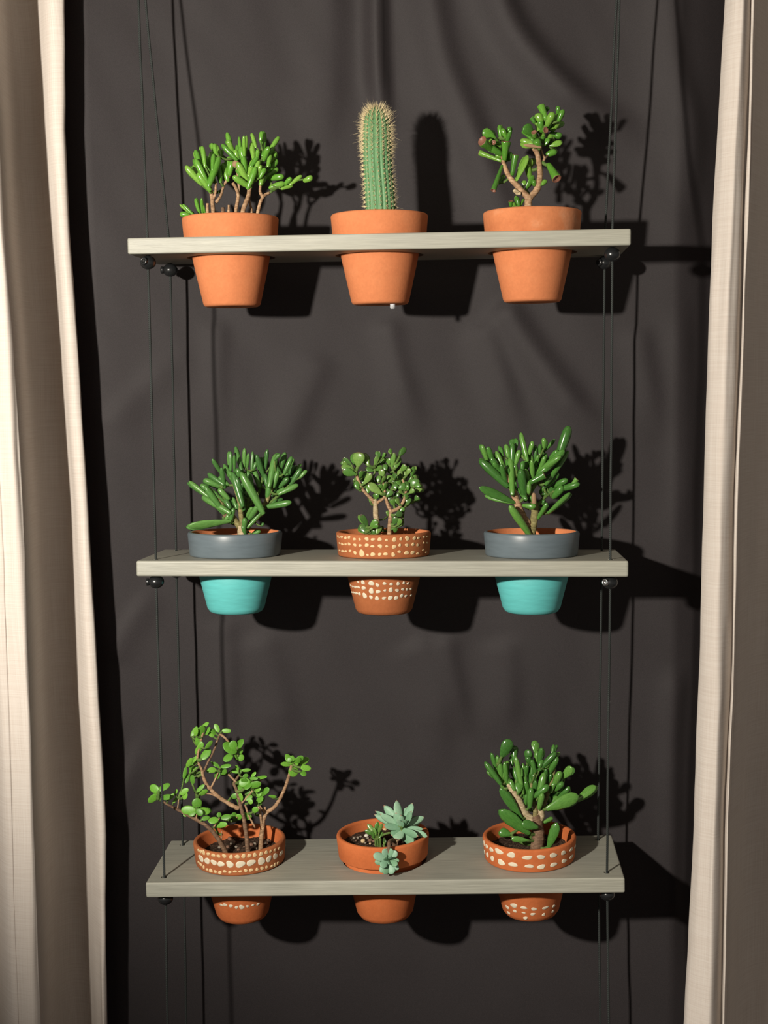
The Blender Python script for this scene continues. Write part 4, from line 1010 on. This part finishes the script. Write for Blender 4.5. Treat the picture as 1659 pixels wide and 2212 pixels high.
build_plant(p9, 1000, 1580, 4.1475,
    [([(665, 1045, -1.6), (672, 930, -1.4), (655, 800, -1.2), (640, 760, -1.1)], 136, 104, BARK_BROWN, 'soil'), ([(650, 830, -1.2), (560, 740, -1.4), (510, 640, -1.4), (450, 540, -1.3), (400, 460, -1.1)], 84, 46, BARK_GREY),
     ([(660, 830, -1.2), (695, 770, -1), (702, 700, -.9)], 84, 58, BARK_GREY), ([(640, 790, -1.2), (650, 690, -.8), (620, 560, -.5), (610, 460, -.4)], 50, 30, BARK_GREEN), ([(700, 720, -.9), (760, 560, -.4), (800, 440, -.2), (820, 330, 0)], 44, 26, BARK_GREEN), ([(470, 560, -1.3), (480, 440, -.6), (520, 360, -.4)], 36, 24, TWIG), ([(700, 700, -.9), (800, 640, .2), (880, 560, .8)], 36, 24, TWIG), ([(400, 460, -1.1), (350, 380, -1), (310, 300, -1)], 32, 20, TWIG)],
    [(535,798,328,508,86,'S',-2.2,-2.6),(595,915,330,708,124,'S',-2.6,-3.4),(430,925,328,885,78,'S',-2.6),(580,975,430,958,56,'S',-2.8),(670,860,528,822,88,'S',-2.8),(762,1048,852,820,88,'S',-3,-3.2),(748,695,1042,575,122,'S',-1.6,-1.2),(1020,620,1185,478,84,'S',0,1.2),(780,648,855,582,56,'S'),(745,805,806,770,40,'F'),
     (305,425,194,270,54),(292,318,262,190,40),(270,400,240,350,36),(318,295,302,214,38),(350,455,328,272,60),(345,225,425,72,108,'S',-1.4),(460,228,461,124,60),(420,485,362,332,60),(440,288,430,212,40),(390,425,380,270,46),(522,475,472,222,50),(560,485,532,282,54),(522,385,508,325,44),(588,275,580,160,74,'S'),(648,190,645,78,70,'S'),(600,278,580,222,56),(610,480,622,245,54),(660,278,655,168,46),(688,262,704,145,54),(690,305,712,244,50),(798,198,822,118,38),(718,308,835,182,58),(768,288,866,182,44),(778,358,856,232,60),(758,338,805,272,58),(720,395,710,315,42),(670,385,670,294,46),(640,438,628,372,64),(690,538,722,362,66,'F',-1.4),(740,445,740,332,40),(890,418,980,322,78,'S',-.4),(830,455,874,362,66),(858,468,894,365,56),(820,515,832,432,42),(790,525,824,452,46),(668,562,776,492,66,'F',-1.6),(845,508,895,452,60),(600,640,604,502,60,'F',-1.8),(690,658,718,552,56,'F',-1.6),(560,650,572,562,40),(580,535,558,442,50),(500,550,502,452,80,'S',-1.6),(450,505,418,422,56),(640,560,650,440,50),(740,560,760,460,50),(480,420,450,320,48),(560,400,570,300,46),(380,360,400,260,44),(750,480,790,380,48),(640,340,610,250,44),(540,560,520,460,50),(860,600,960,500,60,'F',.6),(820,560,900,480,56,'F',.5),(330,400,290,320,44),(780,640,740,560,50)],
    L_FOREST, BARK_GREY, 83, fill=0.9, spread=0.02, wide=1.04, root_in=0.34)
